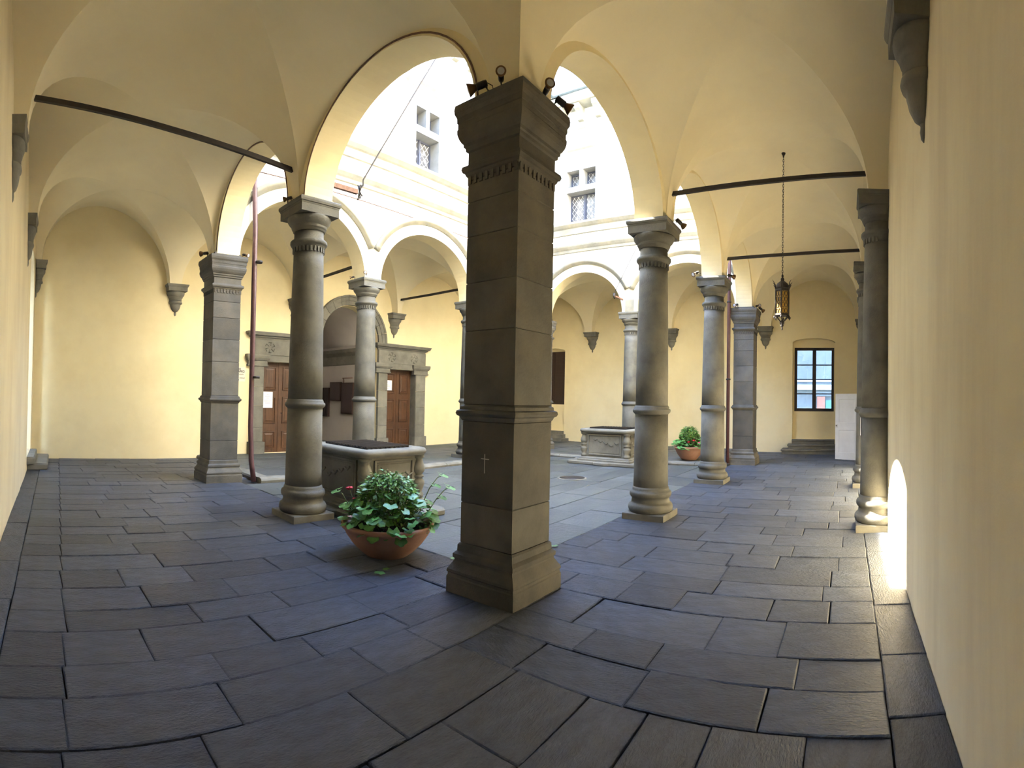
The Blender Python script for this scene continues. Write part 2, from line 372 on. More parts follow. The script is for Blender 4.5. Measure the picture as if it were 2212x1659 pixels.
XLi, XRi, YRi, YEi = -3.5 + 0.15, XW - IN, YR + IN, YE - IN       # springers stand out from the walls on the corbels
for i, (a, b) in enumerate(bx):
    vault(a, b, YRi, -TH, HTR, HTR, 1.38, RISE_R[i] + 0.03, 1.55 if i == 1 else HC); band(1, YR, YRi, a, b, 1.38)
    vault(a, b, YC + TH, YEi, HTR, HTR, RISE_BL[i] + 0.03, 1.42); band(1, YEi, YE, a, b, 1.42)
for i, (a, b) in enumerate(by):
    vault(XLi, -TH, a, b, 1.42, RISE_L[i] + 0.03, HTR, HTR); band(0, -3.5, XLi, a, b, 1.42)
    vault(XF + TH, XRi, a, b, RISE_BR[i] + 0.03, 1.42, HTR, HTR); band(0, XRi, XW, a, b, 1.42)
vault(XLi, -TH, YRi, -TH, 1.45, HTR, 1.45, HTR); band(0, -3.5, XLi, YRi, -TH, 1.45); band(1, YR, YRi, XLi, -TH, 1.45)
vault(XLi, -TH, YC + TH, YEi, 1.45, HTR, HTR, 1.55); band(0, -3.5, XLi, YC + TH, YEi, 1.45); band(1, YEi, YE, XLi, -TH, 1.55)
vault(XF + TH, XRi, YC + TH, YEi, HTR, 1.42, HTR, 1.42); band(0, XRi, XW, YC + TH, YEi, 1.42); band(1, YEi, YE, XF + TH, XRi, 1.42)
vault(XF + TH, XRi, YRi, -TH, HTR, 1.42, 1.45, HTR); band(0, XRi, XW, YRi, -TH, 1.42); band(1, YR, YRi, XF + TH, XRi, 1.45)
for y0, y1 in ((YRi, -TH), (YC + TH, YEi)):
    for p0, p1 in ((-TH, G), (XD - G, XD + G), (XE - G, XE + G), (XF - G, XF + TH)): band(0, p0, p1, y0, y1, HTR)
for x0, x1 in ((XLi, -TH), (XF + TH, XRi)):
    for p0, p1 in ((-TH, G), (YB - G, YB + G), (YC - G, YC + TH)): band(1, p0, p1, x0, x1, HTR)

# ------------------------------------------------------------------ paved floor
B = MB(); B.box(-5, XW + 0.5, YR - 0.4, YE + 0.5, -0.2, -0.028)
floor = struct(B.build('floor', 'mortar'))
B = MB(); B.box(XF - 0.70, XW + 0.3, 0.30, YE + 0.3, -0.03, RAISE - 0.035); B.box(0.86, XF - 0.70, YC - 0.30, YE + 0.3, -0.03, RAISE - 0.035)
B.box(3.5, 6.6, YE + 0.3, 14.3, -0.03, RAISE - 0.035)
struct(B.build('floor_raised', 'mortar'))
struct(MB().box(-60, 60, -60, 60, -0.5, -0.3).build('ground', 'pave_court'))
slabs = []          # (corner list, z, material)
def courses(x0, x1, y0, y1, along, wlo, whi, llo, lhi, z, m, edge=None):
    """courses of slabs: 'x' = courses run along x and stack in y"""
    p, pe = (y0, y1) if along == 'x' else (x0, x1); q0, q1 = (x0, x1) if along == 'x' else (y0, y1)
    while p < pe - 0.05:
        wd = R.uniform(wlo, whi); 
        if p + wd > pe - 0.22: wd = pe - p
        if wd > whi * 1.25: wd /= 2
        q = q0; firstslab = True
        while q < q1 - 0.05:
            ln = R.uniform(llo, lhi) * (R.uniform(0.35, 0.9) if firstslab else 1)
            if q + ln > q1 - 0.3: ln = q1 - q
            if along == 'x':
                xa = (lambda y: edge(y)) if (edge and firstslab) else (lambda y, q=q: q)
                if edge and firstslab and q + ln < edge(p) + 0.25: ln = edge(p) + 0.4 - q
                c = [(xa(p), p), (q + ln, p), (q + ln, p + wd), (xa(p + wd), p + wd)]
            else: c = [(p, q), (p + wd, q), (p + wd, q + ln), (p, q + ln)]
            slabs.append((c, z, m)); q += ln; firstslab = False
        p += wd
sedge = lambda y: wallx(y) + 0.25
courses(-0.98, 0.32, YR + 0.30, -0.36, 'y', 0.33, 0.48, 0.45, 1.0, 0, 'pave_cross')
courses(0.32, XW, YR + 0.30, 0.36, 'y', 0.33, 0.48, 0.45, 1.0, 0, 'pave_cross')
courses(-4.0, -0.98, YR + 0.30, -0.36, 'x', 0.34, 0.48, 0.45, 1.0, 0, 'pave', sedge)
courses(-4.0, 0.32, -0.36, YC + 0.05, 'x', 0.30, 0.44, 0.42, 0.95, 0, 'pave', sedge)
courses(-4.0, 0.62, YC + 0.05, YE, 'x', 0.30, 0.44, 0.42, 0.95, 0, 'pave', sedge)
courses(0.32, XF - 0.95, 0.36, YC - 0.55, 'x', 0.42, 0.60, 0.7, 1.3, 0, 'pave_court')
courses(XF - 0.72, XW, 0.36, YC - 0.3, 'y', 0.42, 0.55, 0.7, 1.2, RAISE, 'pave_court')
courses(0.86, XW, YC - 0.30, YE, 'x', 0.42, 0.55, 0.7, 1.2, RAISE, 'pave_court')
courses(4.0, 6.2, YE, 14.0, 'x', 0.5, 0.6, 0.9, 1.2, RAISE, 'pave_court')
x = -3.9
while x < XW - 0.1:                            # border slabs along the right wall
    ln = min(R.uniform(0.5, 0.85), XW - x); slabs.append(([(x, YR), (x + ln, YR), (x + ln, YR + 0.30), (x, YR + 0.30)], 0.0, 'pave')); x += ln
y = YR
while y < YE - 0.1:                            # and along the left wall
    ln = min(R.uniform(0.55, 0.95), YE - y); slabs.append(([(wallx(y), y), (sedge(y), y), (sedge(y + ln), y + ln), (wallx(y + ln), y + ln)], 0.0, 'pave_cross')); y += ln
def slab_geo(B, c, z, cx=0, cy=0):
    g = R.uniform(0.002, 0.005); zz = z + R.uniform(-0.006, 0.005); bv = 0.008
    mx = sum(p[0] for p in c) / 4; my = sum(p[1] for p in c) / 4
    def ins(p, d):
        dx = mx - p[0]; dy = my - p[1]
        return (p[0] + math.copysign(min(d, abs(dx)), dx), p[1] + math.copysign(min(d, abs(dy)), dy))
    j = [(R.uniform(-.005, .005), R.uniform(-.005, .005)) for _ in c]
    o_ = [ins(p, g) for p in c]; o_ = [(p[0] + q[0], p[1] + q[1]) for p, q in zip(o_, j)]
    t_ = [ins(p, g + bv) for p in c]; t_ = [(p[0] + q[0], p[1] + q[1]) for p, q in zip(t_, j)]
    tz = [zz + R.uniform(-.002, .002) for _ in c]
    vs = [(p[0] - cx, p[1] - cy, z - 0.035) for p in o_] + [(p[0] - cx, p[1] - cy, h - 0.006) for p, h in zip(o_, tz)] + [(p[0] - cx, p[1] - cy, h) for p, h in zip(t_, tz)]
    fs = [(i + k, (i + 1) % 4 + k, (i + 1) % 4 + 4 + k, i + 4 + k) for k in (0, 4) for i in range(4)] + [(8, 9, 10, 11)]
    B.add(vs, fs)
def weight(s):
    c = s[0]; mx = sum(p[0] for p in c) / 4; my = sum(p[1] for p in c) / 4
    dx, dy = mx - CAM.x, my - CAM.y; d = math.hypot(dx, dy); ar = abs((c[1][0] - c[0][0]) * (c[2][1] - c[1][1]))
    if ar < 0.001: ar = abs((c[2][0] - c[0][0]) * (c[2][1] - c[0][1]))
    ang = math.atan2(dx, dy) - (PI / 4 + YAW)
    vis = -0.95 < ang < 1.1 and 1.6 / d < 0.85
    return ar / d ** 3 if vis else ar / d ** 3 * 1e-3
slabs.sort(key=weight, reverse=True)
rest = {}
for i, (c, z, m_) in enumerate(slabs):
    if i < 295:
        B = MB(); mx = sum(p[0] for p in c) / 4; my = sum(p[1] for p in c) / 4
        slab_geo(B, c, z, mx, my); o = B.build('paving_slab', m_, floor); o.location = (mx, my, 0)
    else: slab_geo(rest.setdefault(m_, MB()), c, z)
for m_, B in rest.items(): tag(B.build('paving_slabs_beyond', m_, floor), kind='stuff')
# rounded kerb stones at the raised back galleries
kt = struct(bpy.data.objects.new('trim_kerb', None)); col.objects.link(kt)
def kerb(p0, p1, n, outx, outy):
    for i in range(n):
        a = Vector(p0).lerp(Vector(p1), i / n); b = Vector(p0).lerp(Vector(p1), (i + 1) / n); d = (b - a).normalized() * 0.006
        pr = [(0, -0.03), (0, RAISE), (0.16, RAISE + 0.004), (0.215, RAISE - 0.012), (0.235, RAISE - 0.045), (0.22, -0.03)]
        B = MB(); B.rings([[(e.x + outx * q, e.y + outy * q, z) for q, z in pr] for e in (a + d, b - d)], False)
        B.build('kerb_stone', 'grey_stone', kt)
kerb((0.86, YE - 0.01, 0), (0.86, YC - 0.30, 0), 4, -1, 0)
kerb((0.63, YC - 0.30, 0), (XF - 0.72, YC - 0.30, 0), 11, 0, -1)
kerb((XF - 0.72, YC - 0.53, 0), (XF - 0.72, 0.30, 0), 7, -1, 0)

# ================================================================== COLUMNS AND PIERS
def col_profile():
    base = [(0.285, 0.085), (0.30, 0.10), (0.315, 0.135), (0.312, 0.17), (0.295, 0.20), (0.278, 0.205), (0.268, 0.225), (0.262, 0.26), (0.268, 0.285), (0.28, 0.29), (0.292, 0.315), (0.292, 0.345), (0.280, 0.37), (0.258, 0.375), (0.256, 0.40), (0.246, 0.43)]
    low = [(0.243, 0.43), (0.240, 0.60), (0.236, 1.0), (0.232, 1.425)]
    ring = [(0.232, 1.425), (0.243, 1.435), (0.262, 1.455), (0.268, 1.475), (0.262, 1.495), (0.246, 1.505), (0.244, 1.525), (0.229, 1.545)]
    upp = [(0.228, 1.545), (0.224, 2.0), (0.214, 2.7), (0.203, 3.25), (0.198, 3.47)]
    neck = [(0.198, 3.47), (0.206, 3.515), (0.222, 3.53), (0.226, 3.55), (0.238, 3.555), (0.246, 3.575), (0.244, 3.60), (0.230, 3.615), (0.197, 3.62), (0.194, 3.73)]
    cap = [(0.194, 3.73), (0.212, 3.735), (0.214, 3.76), (0.226, 3.765), (0.234, 3.785), (0.232, 3.80), (0.238, 3.805), (0.262, 3.83), (0.282, 3.86), (0.290, 3.895), (0.286, 3.915)]
    return base, low, ring, upp, neck, cap
ABACUS = [(0.282, 3.915), (0.282, 4.015), (0.286, 4.018), (0.288, 4.035), (0.298, 4.04), (0.304, 4.065), (0.302, 4.085), (0.29, 4.10)]
PLINTH = [(0.298, -0.02), (0.300, 0.0), (0.300, 0.075), (0.294, 0.085)]
def make_column(engaged=False):
    root = empty('stone_column')
    kw = dict(n=32)
    y0 = None; c = (0, 0)
    if engaged: kw = dict(n=22, a0=0, a1=PI, ext=-0.10); y0 = -0.10
    base, low, ring, upp, neck, cap = col_profile(); up_ = LIFT_R if engaged else 0.0
    upp = [(r, z + up_ * (z - 1.545) / (3.47 - 1.545)) for r, z in upp]; neck = [(r, z + up_) for r, z in neck]; cap = [(r, z + up_) for r, z in cap]; ABQ = [(h, z + up_) for h, z in ABACUS]
    MB().square([(h, z) for h, z in PLINTH], y0=y0).build('plinth', 'column_stone', root)
    MB().lathe(base, **kw).build('base_moulding', 'column_stone', root)
    MB().lathe(low, **kw).build('lower_shaft', 'column_stone', root)
    MB().lathe(ring, **kw).build('shaft_ring', 'column_stone', root)
    MB().lathe(upp, **kw).build('upper_shaft', 'column_stone', root)
    nk = MB().lathe(neck, **kw).build('necking', 'column_stone', root)
    B = MB(); n = 26                              # little lobes under the necking
    for k in range(n):
        a = 2 * PI * k / n
        if engaged and not 0 < a < PI: continue
        T = lambda x, y, z, a=a: (x * math.cos(a) - y * math.sin(a), x * math.sin(a) + y * math.cos(a), z)
        B.box(0.19, 0.213, -0.013, 0.013, 3.455 + up_, 3.53 + up_, T)
    B.build('lobe_band', 'column_stone', nk)
    MB().lathe(cap, **kw).build('capital', 'column_stone', root)
    MB().square(ABQ, y0=y0).build('abacus', 'column_stone', root)
    return root
proto = make_column(); placed = False
COLS = [((0, YB), 0, 'round stone column beside the near well, behind the large planter bowl'),
        ((XD, 0), 0, 'round stone column standing right of the big square pier'),
        ((XE, 0), 0, 'round stone column with pale chips, second right of the square pier'),
        ((XD, YC), RAISE, 'round stone column in front of the arched passage between two wooden doors'),
        ((XE, YC), RAISE, 'round stone column half hidden by the left edge of the big pier'),
        ((XF, YB), RAISE, 'pale round stone column rising behind the far well')]
for (x, y), z, lab in COLS:
    c = proto if not placed else copy_tree(proto); placed = True
    c.location = (x, y, z); c.scale = (1, 1, (ZS - z) / ZS); tag(c, lab, 'column', 'round arcade columns')
eng = make_column(True); eng.name = 'engaged_column'; eng.location = (XD, YR + 0.10, 0)
tag(eng, 'engaged half column on the right wall beside the bright sunlit patch', 'column', 'engaged wall columns')
e2 = copy_tree(eng); e2.location = (XE, YR + 0.10, 0); tag(e2, 'engaged half column on the right wall, behind the nearer one', 'column', 'engaged wall columns')

def make_pier(s=1.0):
    root = empty('square_pier')
    def sq(name, prof, dh=0): return MB().square([(h * s, z) for h, z in prof]).build(name, 'pier_stone', root)
    sq('base_moulding', [(0.345, -0.02), (0.345, 0.125), (0.338, 0.135), (0.336, 0.155), (0.345, 0.165), (0.342, 0.185), (0.318, 0.225), (0.300, 0.255), (0.298, 0.27), (0.310, 0.28), (0.310, 0.31), (0.296, 0.325), (0.285, 0.335), (0.282, 0.385), (0.270, 0.40)])
    zs = [0.40, 0.74, 1.415]; ring = [(0.266, 1.415), (0.278, 1.43), (0.285, 1.45), (0.302, 1.46), (0.310, 1.478), (0.305, 1.50), (0.284, 1.51), (0.282, 1.535), (0.262, 1.55)]
    for a, b in zip(zs, zs[1:]): sq('stone_block', [(0.257, a), (0.266, a + 0.006), (0.266, b - 0.006), (0.257, b)])
    sq('pier_ring', ring)
    zs = [1.55, 2.16, 2.56, 2.95, 3.24, 3.43]
    for a, b in zip(zs, zs[1:]): sq('stone_block', [(0.253, a), (0.262, a + 0.006), (0.262, b - 0.006), (0.253, b)])
    nk = sq('necking', [(0.262, 3.43), (0.266, 3.455), (0.278, 3.47), (0.284, 3.49), (0.298, 3.495), (0.306, 3.52), (0.300, 3.545), (0.272, 3.555), (0.264, 3.57), (0.264, 3.665)])
    B = MB()
    for side in range(4):
        ca, sa = math.cos(side * PI / 2), math.sin(side * PI / 2)
        for k in range(9):
            t = -0.24 + 0.06 * k
            T = lambda x, y, z: ((x * ca - y * sa) * s, (x * sa + y * ca) * s, z)
            B.box(0.255, 0.273, t - 0.016, t + 0.016, 3.395, 3.465, T)
    B.build('lobe_band', 'pier_stone', nk)
    sq('capital', [(0.264, 3.665), (0.280, 3.675), (0.282, 3.70), (0.294, 3.71), (0.296, 3.735), (0.306, 3.745), (0.322, 3.775), (0.334, 3.815), (0.336, 3.85), (0.330, 3.865), (0.330, 3.905), (0.336, 3.91), (0.338, 3.955), (0.352, 3.985), (0.356, 4.02), (0.350, 4.06)])
    B = MB().square([(0.25, 4.06), (0.25, ZS + 0.02)]); B.build('impost', 'pier_stone', root)
    return root
pA = make_pier(); tag(pA, 'large square stone pier in the foreground centre', 'pier', 'square corner piers')
sc_ = MB(); 
for (u0, u1, z0, z1) in ((-0.004, 0.004, 1.00, 1.155), (-0.045, 0.04, 1.112, 1.118)):
    sc_.box(-0.2668, -0.2662, 0.02 + u0, 0.02 + u1, z0, z1)
sc_.build('scratched_cross', 'chalk', pA)
for (x, y), z, lab in (((0, YC), 0, 'square stone pier at the left, beside the brown drainpipe'), ((XF, 0), 0, 'bluish square stone pier before the far gallery window'), ((XF, YC), RAISE, 'square stone pier in the far court corner, behind the foreground pier')):
    c = copy_tree(pA)
    for ch in list(c.children):
        if ch.name.startswith('scratched'): bpy.data.objects.remove(ch)
    c.location = (x, y, z); c.scale = (1, 1, (ZS - z) / ZS); tag(c, lab, 'pier', 'square corner piers')

# ------------------------------------------------------------------ hanging corbels
def make_corbel(a0=0, a1=PI, quarter=False):
    root = empty('wall_corbel')
    ab = [(0.20, 3.965), (0.232, 3.97), (0.235, 4.045), (0.243, 4.05), (0.26, 4.075), (0.265, 4.10)]
    B = MB(); B.rings([[((0 if quarter else -h), 0, z), (h, 0, z), (h, h, z), ((0 if quarter else -h), h, z)] for h, z in ab]); B.build('abacus', 'grey_stone', root)
    def half(name, prof):
        n = 12 if quarter else 20; A = [a0 + (a1 - a0) * i / (n - 1) for i in range(n)]; B = MB()
        rs = [[(r * math.cos(a), r * math.sin(a), z) for a in A] + ([(0, 0, z)] if quarter else []) for r, z in prof]
        B.rings(rs, True); return B.build(name, 'grey_stone', root)
    half('bell', [(0.152, 3.79), (0.155, 3.845), (0.168, 3.85), (0.176, 3.865), (0.176, 3.88), (0.19, 3.885), (0.212, 3.91), (0.222, 3.94), (0.218, 3.965)])
    dr = half('drop', [(0.03, 3.585), (0.07, 3.605), (0.105, 3.65), (0.125, 3.70), (0.13, 3.735), (0.158, 3.74), (0.168, 3.76), (0.160, 3.785), (0.150, 3.79)])
    fb = half('finial', [(0.004, 3.505), (0.022, 3.52), (0.03, 3.55), (0.026, 3.575), (0.032, 3.585)]); 
    return root
cb = make_corbel(); cq = make_corbel(0, PI / 2, True); used = {cb: False, cq: False}
def corbel(x, y, rz, lab, proto_=cb, top=4.10, h=0.73, dep=1.0):
    c = proto_ if not used[proto_] else copy_tree(proto_); used[proto_] = True
    k_ = h / 0.595; c.location = (x, y, top - 4.10 * k_); c.scale = (1, dep, k_); c.rotation_euler = (0, 0, rz); tag(c, lab, 'corbel', 'hanging stone corbels')
corbel(0, YR, 0, 'large dark hanging corbel at the top right, nearest on the right wall', top=4.32, h=0.92)
corbel(XF, YR, 0, 'small corbel on the right wall beyond the engaged columns', top=4.32)
corbel(wallx(YB), YB, -PI / 2 - 0.064, 'hanging corbel cut by the left frame edge, under the long iron tie rod', top=4.55, h=0.86, dep=0.6)
corbel(wallx(YC), YC, -PI / 2 - 0.064, 'hanging corbel on the left wall, second from the frame edge', top=4.52, h=0.84, dep=0.6)
corbel(0, YE, PI, 'grey hanging corbel on the end wall left of the square pier', top=4.14)
corbel(XD, YE, PI, 'hanging corbel peeping out left of the column by the near well')
corbel(XE, YE, PI, 'hanging corbel above the right wooden door')
corbel(XW, 0, PI / 2, 'hanging corbel right of the bluish pier, left of the window')
corbel(XW, YB, PI / 2, 'hanging corbel mostly hidden behind the column right of the square pier')
corbel(XW, YC, PI / 2, 'hanging corbel on the yellow wall above the far well')
corbel(wallx(YE), YE, -PI / 2, 'corner corbel where the left wall meets the end wall', cq, 4.50, 0.82)
corbel(XW, YR, PI / 2, 'corner corbel right of the barred window, behind the engaged columns', cq, 4.32)

# ------------------------------------------------------------------ iron tie rods across the galleries
def rod(p0, p1, lab):
    p0, p1 = Vector(p0), Vector(p1); d = (p1 - p0).normalized(); u = d.cross(Vector((0, 0, 1))) * 0.022; v = Vector((0, 0, 0.028))
    B = MB(); mid = (p0 + p1) / 2 + Vector((0, 0, -0.012))
    B.rings([[p - u - v, p + u - v, p + u + v, p - u + v] for p in (p0, mid, p1)]); tag(B.build('tie_rod', 'iron'), lab, 'tie rod', 'iron tie rods')
ZR = 4.50
rod((XD, -TH - 0.02, ZR), (XD, YR + IN - 0.01, ZR + 0.14), 'dark iron tie rod, nearest one spanning the right gallery')
rod((XE, -TH - 0.02, ZR), (XE, YR + IN - 0.01, ZR + 0.12), 'dark iron tie rod behind the hanging lantern chain, farther one in the right gallery')
rod((-TH - 0.02, YB, ZR), (wallx(YB) + 0.17, YB, ZR + 0.38), 'long sloping iron tie rod across the left gallery')
rod((XD, YC + TH + 0.02, ZR), (XD, YE - IN + 0.01, ZR), 'short tie rod seen right of the column by the near well')
rod((XE, YC + TH + 0.02, ZR), (XE, YE - IN + 0.01, ZR), 'short tie rod above the right wooden door')

# ================================================================== DOORS AND STONE SURROUND OF THE BACK WALL
def bx(name, m, parent, *a):
    return MB().box(*a).build(name, m, parent)
def moulding(name, m, parent, x0, x1, yw, prof):
    """horizontal moulding on the wall y = yw, returned at both ends; prof = (projection, z)"""
    B = MB(); B.rings([[(x0 - p, yw, z), (x0 - p, yw - p, z), (x1 + p, yw - p, z), (x1 + p, yw, z)] for p, z in prof]); return B.build(name, m, parent)
ds = struct(empty('trim_door_surround', (0, 0, 0)))
for x0, x1 in ((2.02, 2.36), (3.52, 3.88), (6.08, 6.42), (7.58, 7.98)):
    z = RAISE; B = MB().box(x0 - 0.05, x1 + 0.05, YE - 0.13, YE, z, z + 0.30); B.build('pilaster_foot', 'grey_stone', ds)
    hs = [z + 0.30, 0.75, 1.30, 1.78, 2.30]
    for a, b in zip(hs, hs[1:]): bx('pilaster_block', 'grey_stone', ds, x0, x1, YE - 0.09, YE, a + 0.003, b - 0.003)
    moulding('pilaster_capital', 'grey_stone', ds, x0, x1, YE, [(0.09, 2.30), (0.115, 2.31), (0.115, 2.34), (0.095, 2.345), (0.095, 2.44), (0.12, 2.45), (0.15, 2.50), (0.16, 2.56), (0.155, 2.60), (0.09, 2.60)])
for x0, x1 in ((2.02, 3.88), (6.08, 7.98)):
    bx('lintel', 'grey_stone', ds, x0 + 0.34, x1 - 0.36, YE - 0.07, YE, 2.43, 2.60)
    fr = bx('frieze', 'grey_stone', ds, x0, x1, YE - 0.09, YE, 2.60, 2.98)
    B = MB(); cx = x0 + 0.55 if x0 < 5 else x0 + 0.55           # carved scrolls on the frieze
    for k, ccx in enumerate((x0 + 0.50, x1 - 0.50)):
        for i in range(6):
            a = 2 * PI * i / 6 + 0.3; r0, r1 = 0.05, 0.135
            B.tube([(ccx + r0 * math.cos(a), YE - 0.095, 2.79 + r0 * math.sin(a)), (ccx + r1 * math.cos(a), YE - 0.095, 2.79 + r1 * math.sin(a)), (ccx + r1 * math.cos(a + 0.5), YE - 0.095, 2.79 + r1 * math.sin(a + 0.5))], 0.010, 6)
    B.build('carving', 'grey_stone', fr)
    moulding('door_cornice', 'grey_stone', ds, x0 + 0.05, x1 - 0.05, YE, [(0.05, 2.98), (0.06, 3.0), (0.07, 3.03), (0.10, 3.04), (0.12, 3.07), (0.17, 3.09), (0.185, 3.13), (0.20, 3.15), (0.20, 3.175), (0.05, 3.18)])
n = 13                                                          # voussoirs of the arch between the doors
for k in range(n):
    a0, a1 = PI * k / n + 0.004, PI * (k + 1) / n - 0.004; B = MB(); rs = []
    for a in (a0, (a0 + a1) / 2, a1):
        pr = [(0.985, 0.0), (0.985, 0.07), (1.10, 0.07), (1.105, 0.09), (1.20, 0.10), (1.21, 0.12), (1.26, 0.125), (1.26, 0.0)]
        rs.append([(5.10 + r * math.cos(a), YE - d, 3.18 + r * math.sin(a)) for r, d in pr])
    B.rings(rs); B.build('voussoir', 'grey_stone', ds)
# the passage behind the arch
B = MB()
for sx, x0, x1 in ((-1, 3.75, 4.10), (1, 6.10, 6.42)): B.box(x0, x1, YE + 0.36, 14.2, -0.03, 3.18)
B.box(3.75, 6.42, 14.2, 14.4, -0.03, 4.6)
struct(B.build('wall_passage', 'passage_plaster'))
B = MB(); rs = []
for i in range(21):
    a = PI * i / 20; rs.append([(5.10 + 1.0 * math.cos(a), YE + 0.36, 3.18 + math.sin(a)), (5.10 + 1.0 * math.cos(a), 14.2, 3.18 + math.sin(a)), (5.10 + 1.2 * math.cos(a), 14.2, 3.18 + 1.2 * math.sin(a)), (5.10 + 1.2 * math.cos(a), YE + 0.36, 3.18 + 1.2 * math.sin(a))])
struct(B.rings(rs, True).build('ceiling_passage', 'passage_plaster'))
B = MB(); B.rings([[(6.10, y, z) if p == 0 else (6.10 - p, y, z) for p, z in ((0, 2.58), (0.02, 2.60), (0.025, 2.86), (0.05, 2.90), (0.09, 2.98), (0.10, 3.08), (0, 3.10))] for y in (YE + 0.36, 14.2)])
struct(B.build('trim_passage_cornice', 'grey_stone'))
def notice(name, y0, y1, z0, z1, lab, slats=False):
    o = empty(name, (6.10, (y0 + y1) / 2, z0)); w_ = (y1 - y0) / 2; h = z1 - z0
    bx('frame', 'dark_wood', o, -0.07, -0.002, -w_, w_, 0, h)
    if slats:
        for k in range(7): bx('slat', 'window_frame', o, -0.085, -0.07, -w_ + 0.03 + k * (2 * w_ - 0.04) / 7, -w_ + 0.02 + (k + 0.7) * (2 * w_ - 0.04) / 7, 0.03, h - 0.03)
    else: bx('panel', 'board', o, -0.078, -0.07, -w_ + 0.03, w_ - 0.03, 0.03, h - 0.03)
    return tag(o, lab, 'notice board')
notice('notice_board', 10.52, 11.14, 1.03, 2.02, 'large dark framed board on the passage wall beside the column')
notice('notice_board', 11.20, 11.80, 1.43, 2.04, 'smaller square dark framed board left of the large one in the passage')
notice('slatted_board', 11.88, 12.40, 0.90, 1.86, 'black slatted board low on the passage wall, leftmost', True)
tag(MB().tube([(6.06, 11.05, 2.02), (6.06, 11.05, 2.12), (6.0, 11.02, 2.16), (6.0, 10.5, 2.16)], 0.016, 8).build('lamp_pipe', 'rust'), 'small bent metal pipe above the large board in the passage', 'pipe')
for x0, x1 in ((2.36, 3.52), (6.42, 7.58)):
    for a, b in ((x0 + 0.0005, x0 + 0.0105), (x1 - 0.0105, x1 - 0.0005)): bx('door_jamb', 'grey_stone', ds, a, b, YE - 0.07, YE + 0.155, RAISE, 2.43)
# wooden double doors
def wood_door(n, x0, x1, lab):
    o = struct(empty('door_%d' % n, (x0, YE + 0.16, RAISE))); wdt = (x1 - x0) / 2; H = 2.43 - RAISE
    for k in range(2):
        lf = bx('door_leaf', 'wood', o, k * wdt + 0.004, (k + 1) * wdt - 0.004, 0.0, 0.045, 0.0, H)
        zs = [(0.10, 0.55), (0.75, 1.45), (1.62, H - 0.12)]
        for z0, z1 in zs:                    # raised panels with a shadow groove
            xa, xb = k * wdt + 0.10, (k + 1) * wdt - 0.10
            B = MB(); B.rings([[(xa + i, -p, z0 + i), (xb - i, -p, z0 + i), (xb - i, -p, z1 - i), (xa + i, -p, z1 - i)] for i, p in ((0, 0.0), (0.004, 0.022), (0.022, 0.024), (0.034, 0.006), (0.06, 0.008), (0.085, 0.018), (0.10, 0.018))])
            B.build('door_panel', 'wood', lf)
    bx('cover_strip', 'wood', o, wdt - 0.022, wdt + 0.022, -0.012, 0.0, 0.0, H)
    MB().lathe([(0.003, -0.01), (0.016, 0.0), (0.018, 0.01), (0.008, 0.02)], 10).build('door_knob', 'lamp_metal', o, loc=(wdt + 0.07, -0.02, 1.02))
    bx('door_back', 'dark_wood', o, -0.05, x1 - x0 + 0.05, 0.05, 0.07, -0.02, H + 0.05)
    return o
wood_door(1, 2.372, 3.508, ''); wood_door(2, 6.432, 7.568, '')
def sheet(x, z, w_, h, lab, lines, y=YE + 0.13):
    o = empty('paper_notice', (x, y, z)); bx('sheet', 'paper', o, 0, w_, -0.002, 0, 0, h)
    B = MB()
    for k, (f, l) in enumerate(lines): B.box(w_ * (0.5 - l / 2), w_ * (0.5 + l / 2), -0.0032, -0.002, h * f, h * f + 0.006)
    B.build('printed_lines', 'board', o); return tag(o, lab, 'paper')
sheet(2.44, 1.24, 0.30, 0.42, 'white paper notice on the left wooden door', [(0.82, .2), (0.72, .5), (0.60, .3), (0.46, .7), (0.40, .6), (0.30, .5)])
sheet(6.45, 1.80, 0.33, 0.30, 'white paper notice high on the right wooden door', [(0.80, .08), (0.55, .5), (0.42, .6), (0.34, .5), (0.2, .3)])
# lettered wall sign partly behind the pier
sg = empty('wall_sign', (1.36, YE - 0.012, 1.90)); bx('sign_plate', 'sign_cream', sg, 0, 0.52, 0.002, 0.012, 0, 0.36)
def text(s, x, z, size, parent, m, bold=0.0):
    cu = bpy.data.curves.new('lettering', 'FONT'); cu.body = s; cu.size = size; cu.offset = bold; cu.extrude = 0.0006; cu.resolution_u = 2
    t = bpy.data.objects.new('lettering_tmp', cu); col.objects.link(t)
    dg = bpy.context.evaluated_depsgraph_get(); me = bpy.data.meshes.new_from_object(t.evaluated_get(dg)); bpy.data.objects.remove(t)
    me.materials.clear(); me.materials.append(MATS[m]); o = bpy.data.objects.new('lettering', me); col.objects.link(o)
    o.parent = parent; o.location = (x, 0, z); o.rotation_euler = (PI / 2, 0, 0); return o
for s, x, z, size, b in (('SO', 0.30, 0.285, 0.075, 0.003), ('RAPICI', 0.27, 0.225, 0.075, 0.003), ('NGRAPI', 0.29, 0.16, 0.05, 0.0005), ('E', 0.31, 0.115, 0.05, 0.0005), ('TTORALE', 0.29, 0.07, 0.05, 0.0005), ('M', 0.31, 0.025, 0.05, 0.001)):
    text(s, x, z, size, sg, 'ink', b)
tag(sg, 'cream wall sign with black letters between the left pier and the drainpipe', 'sign')

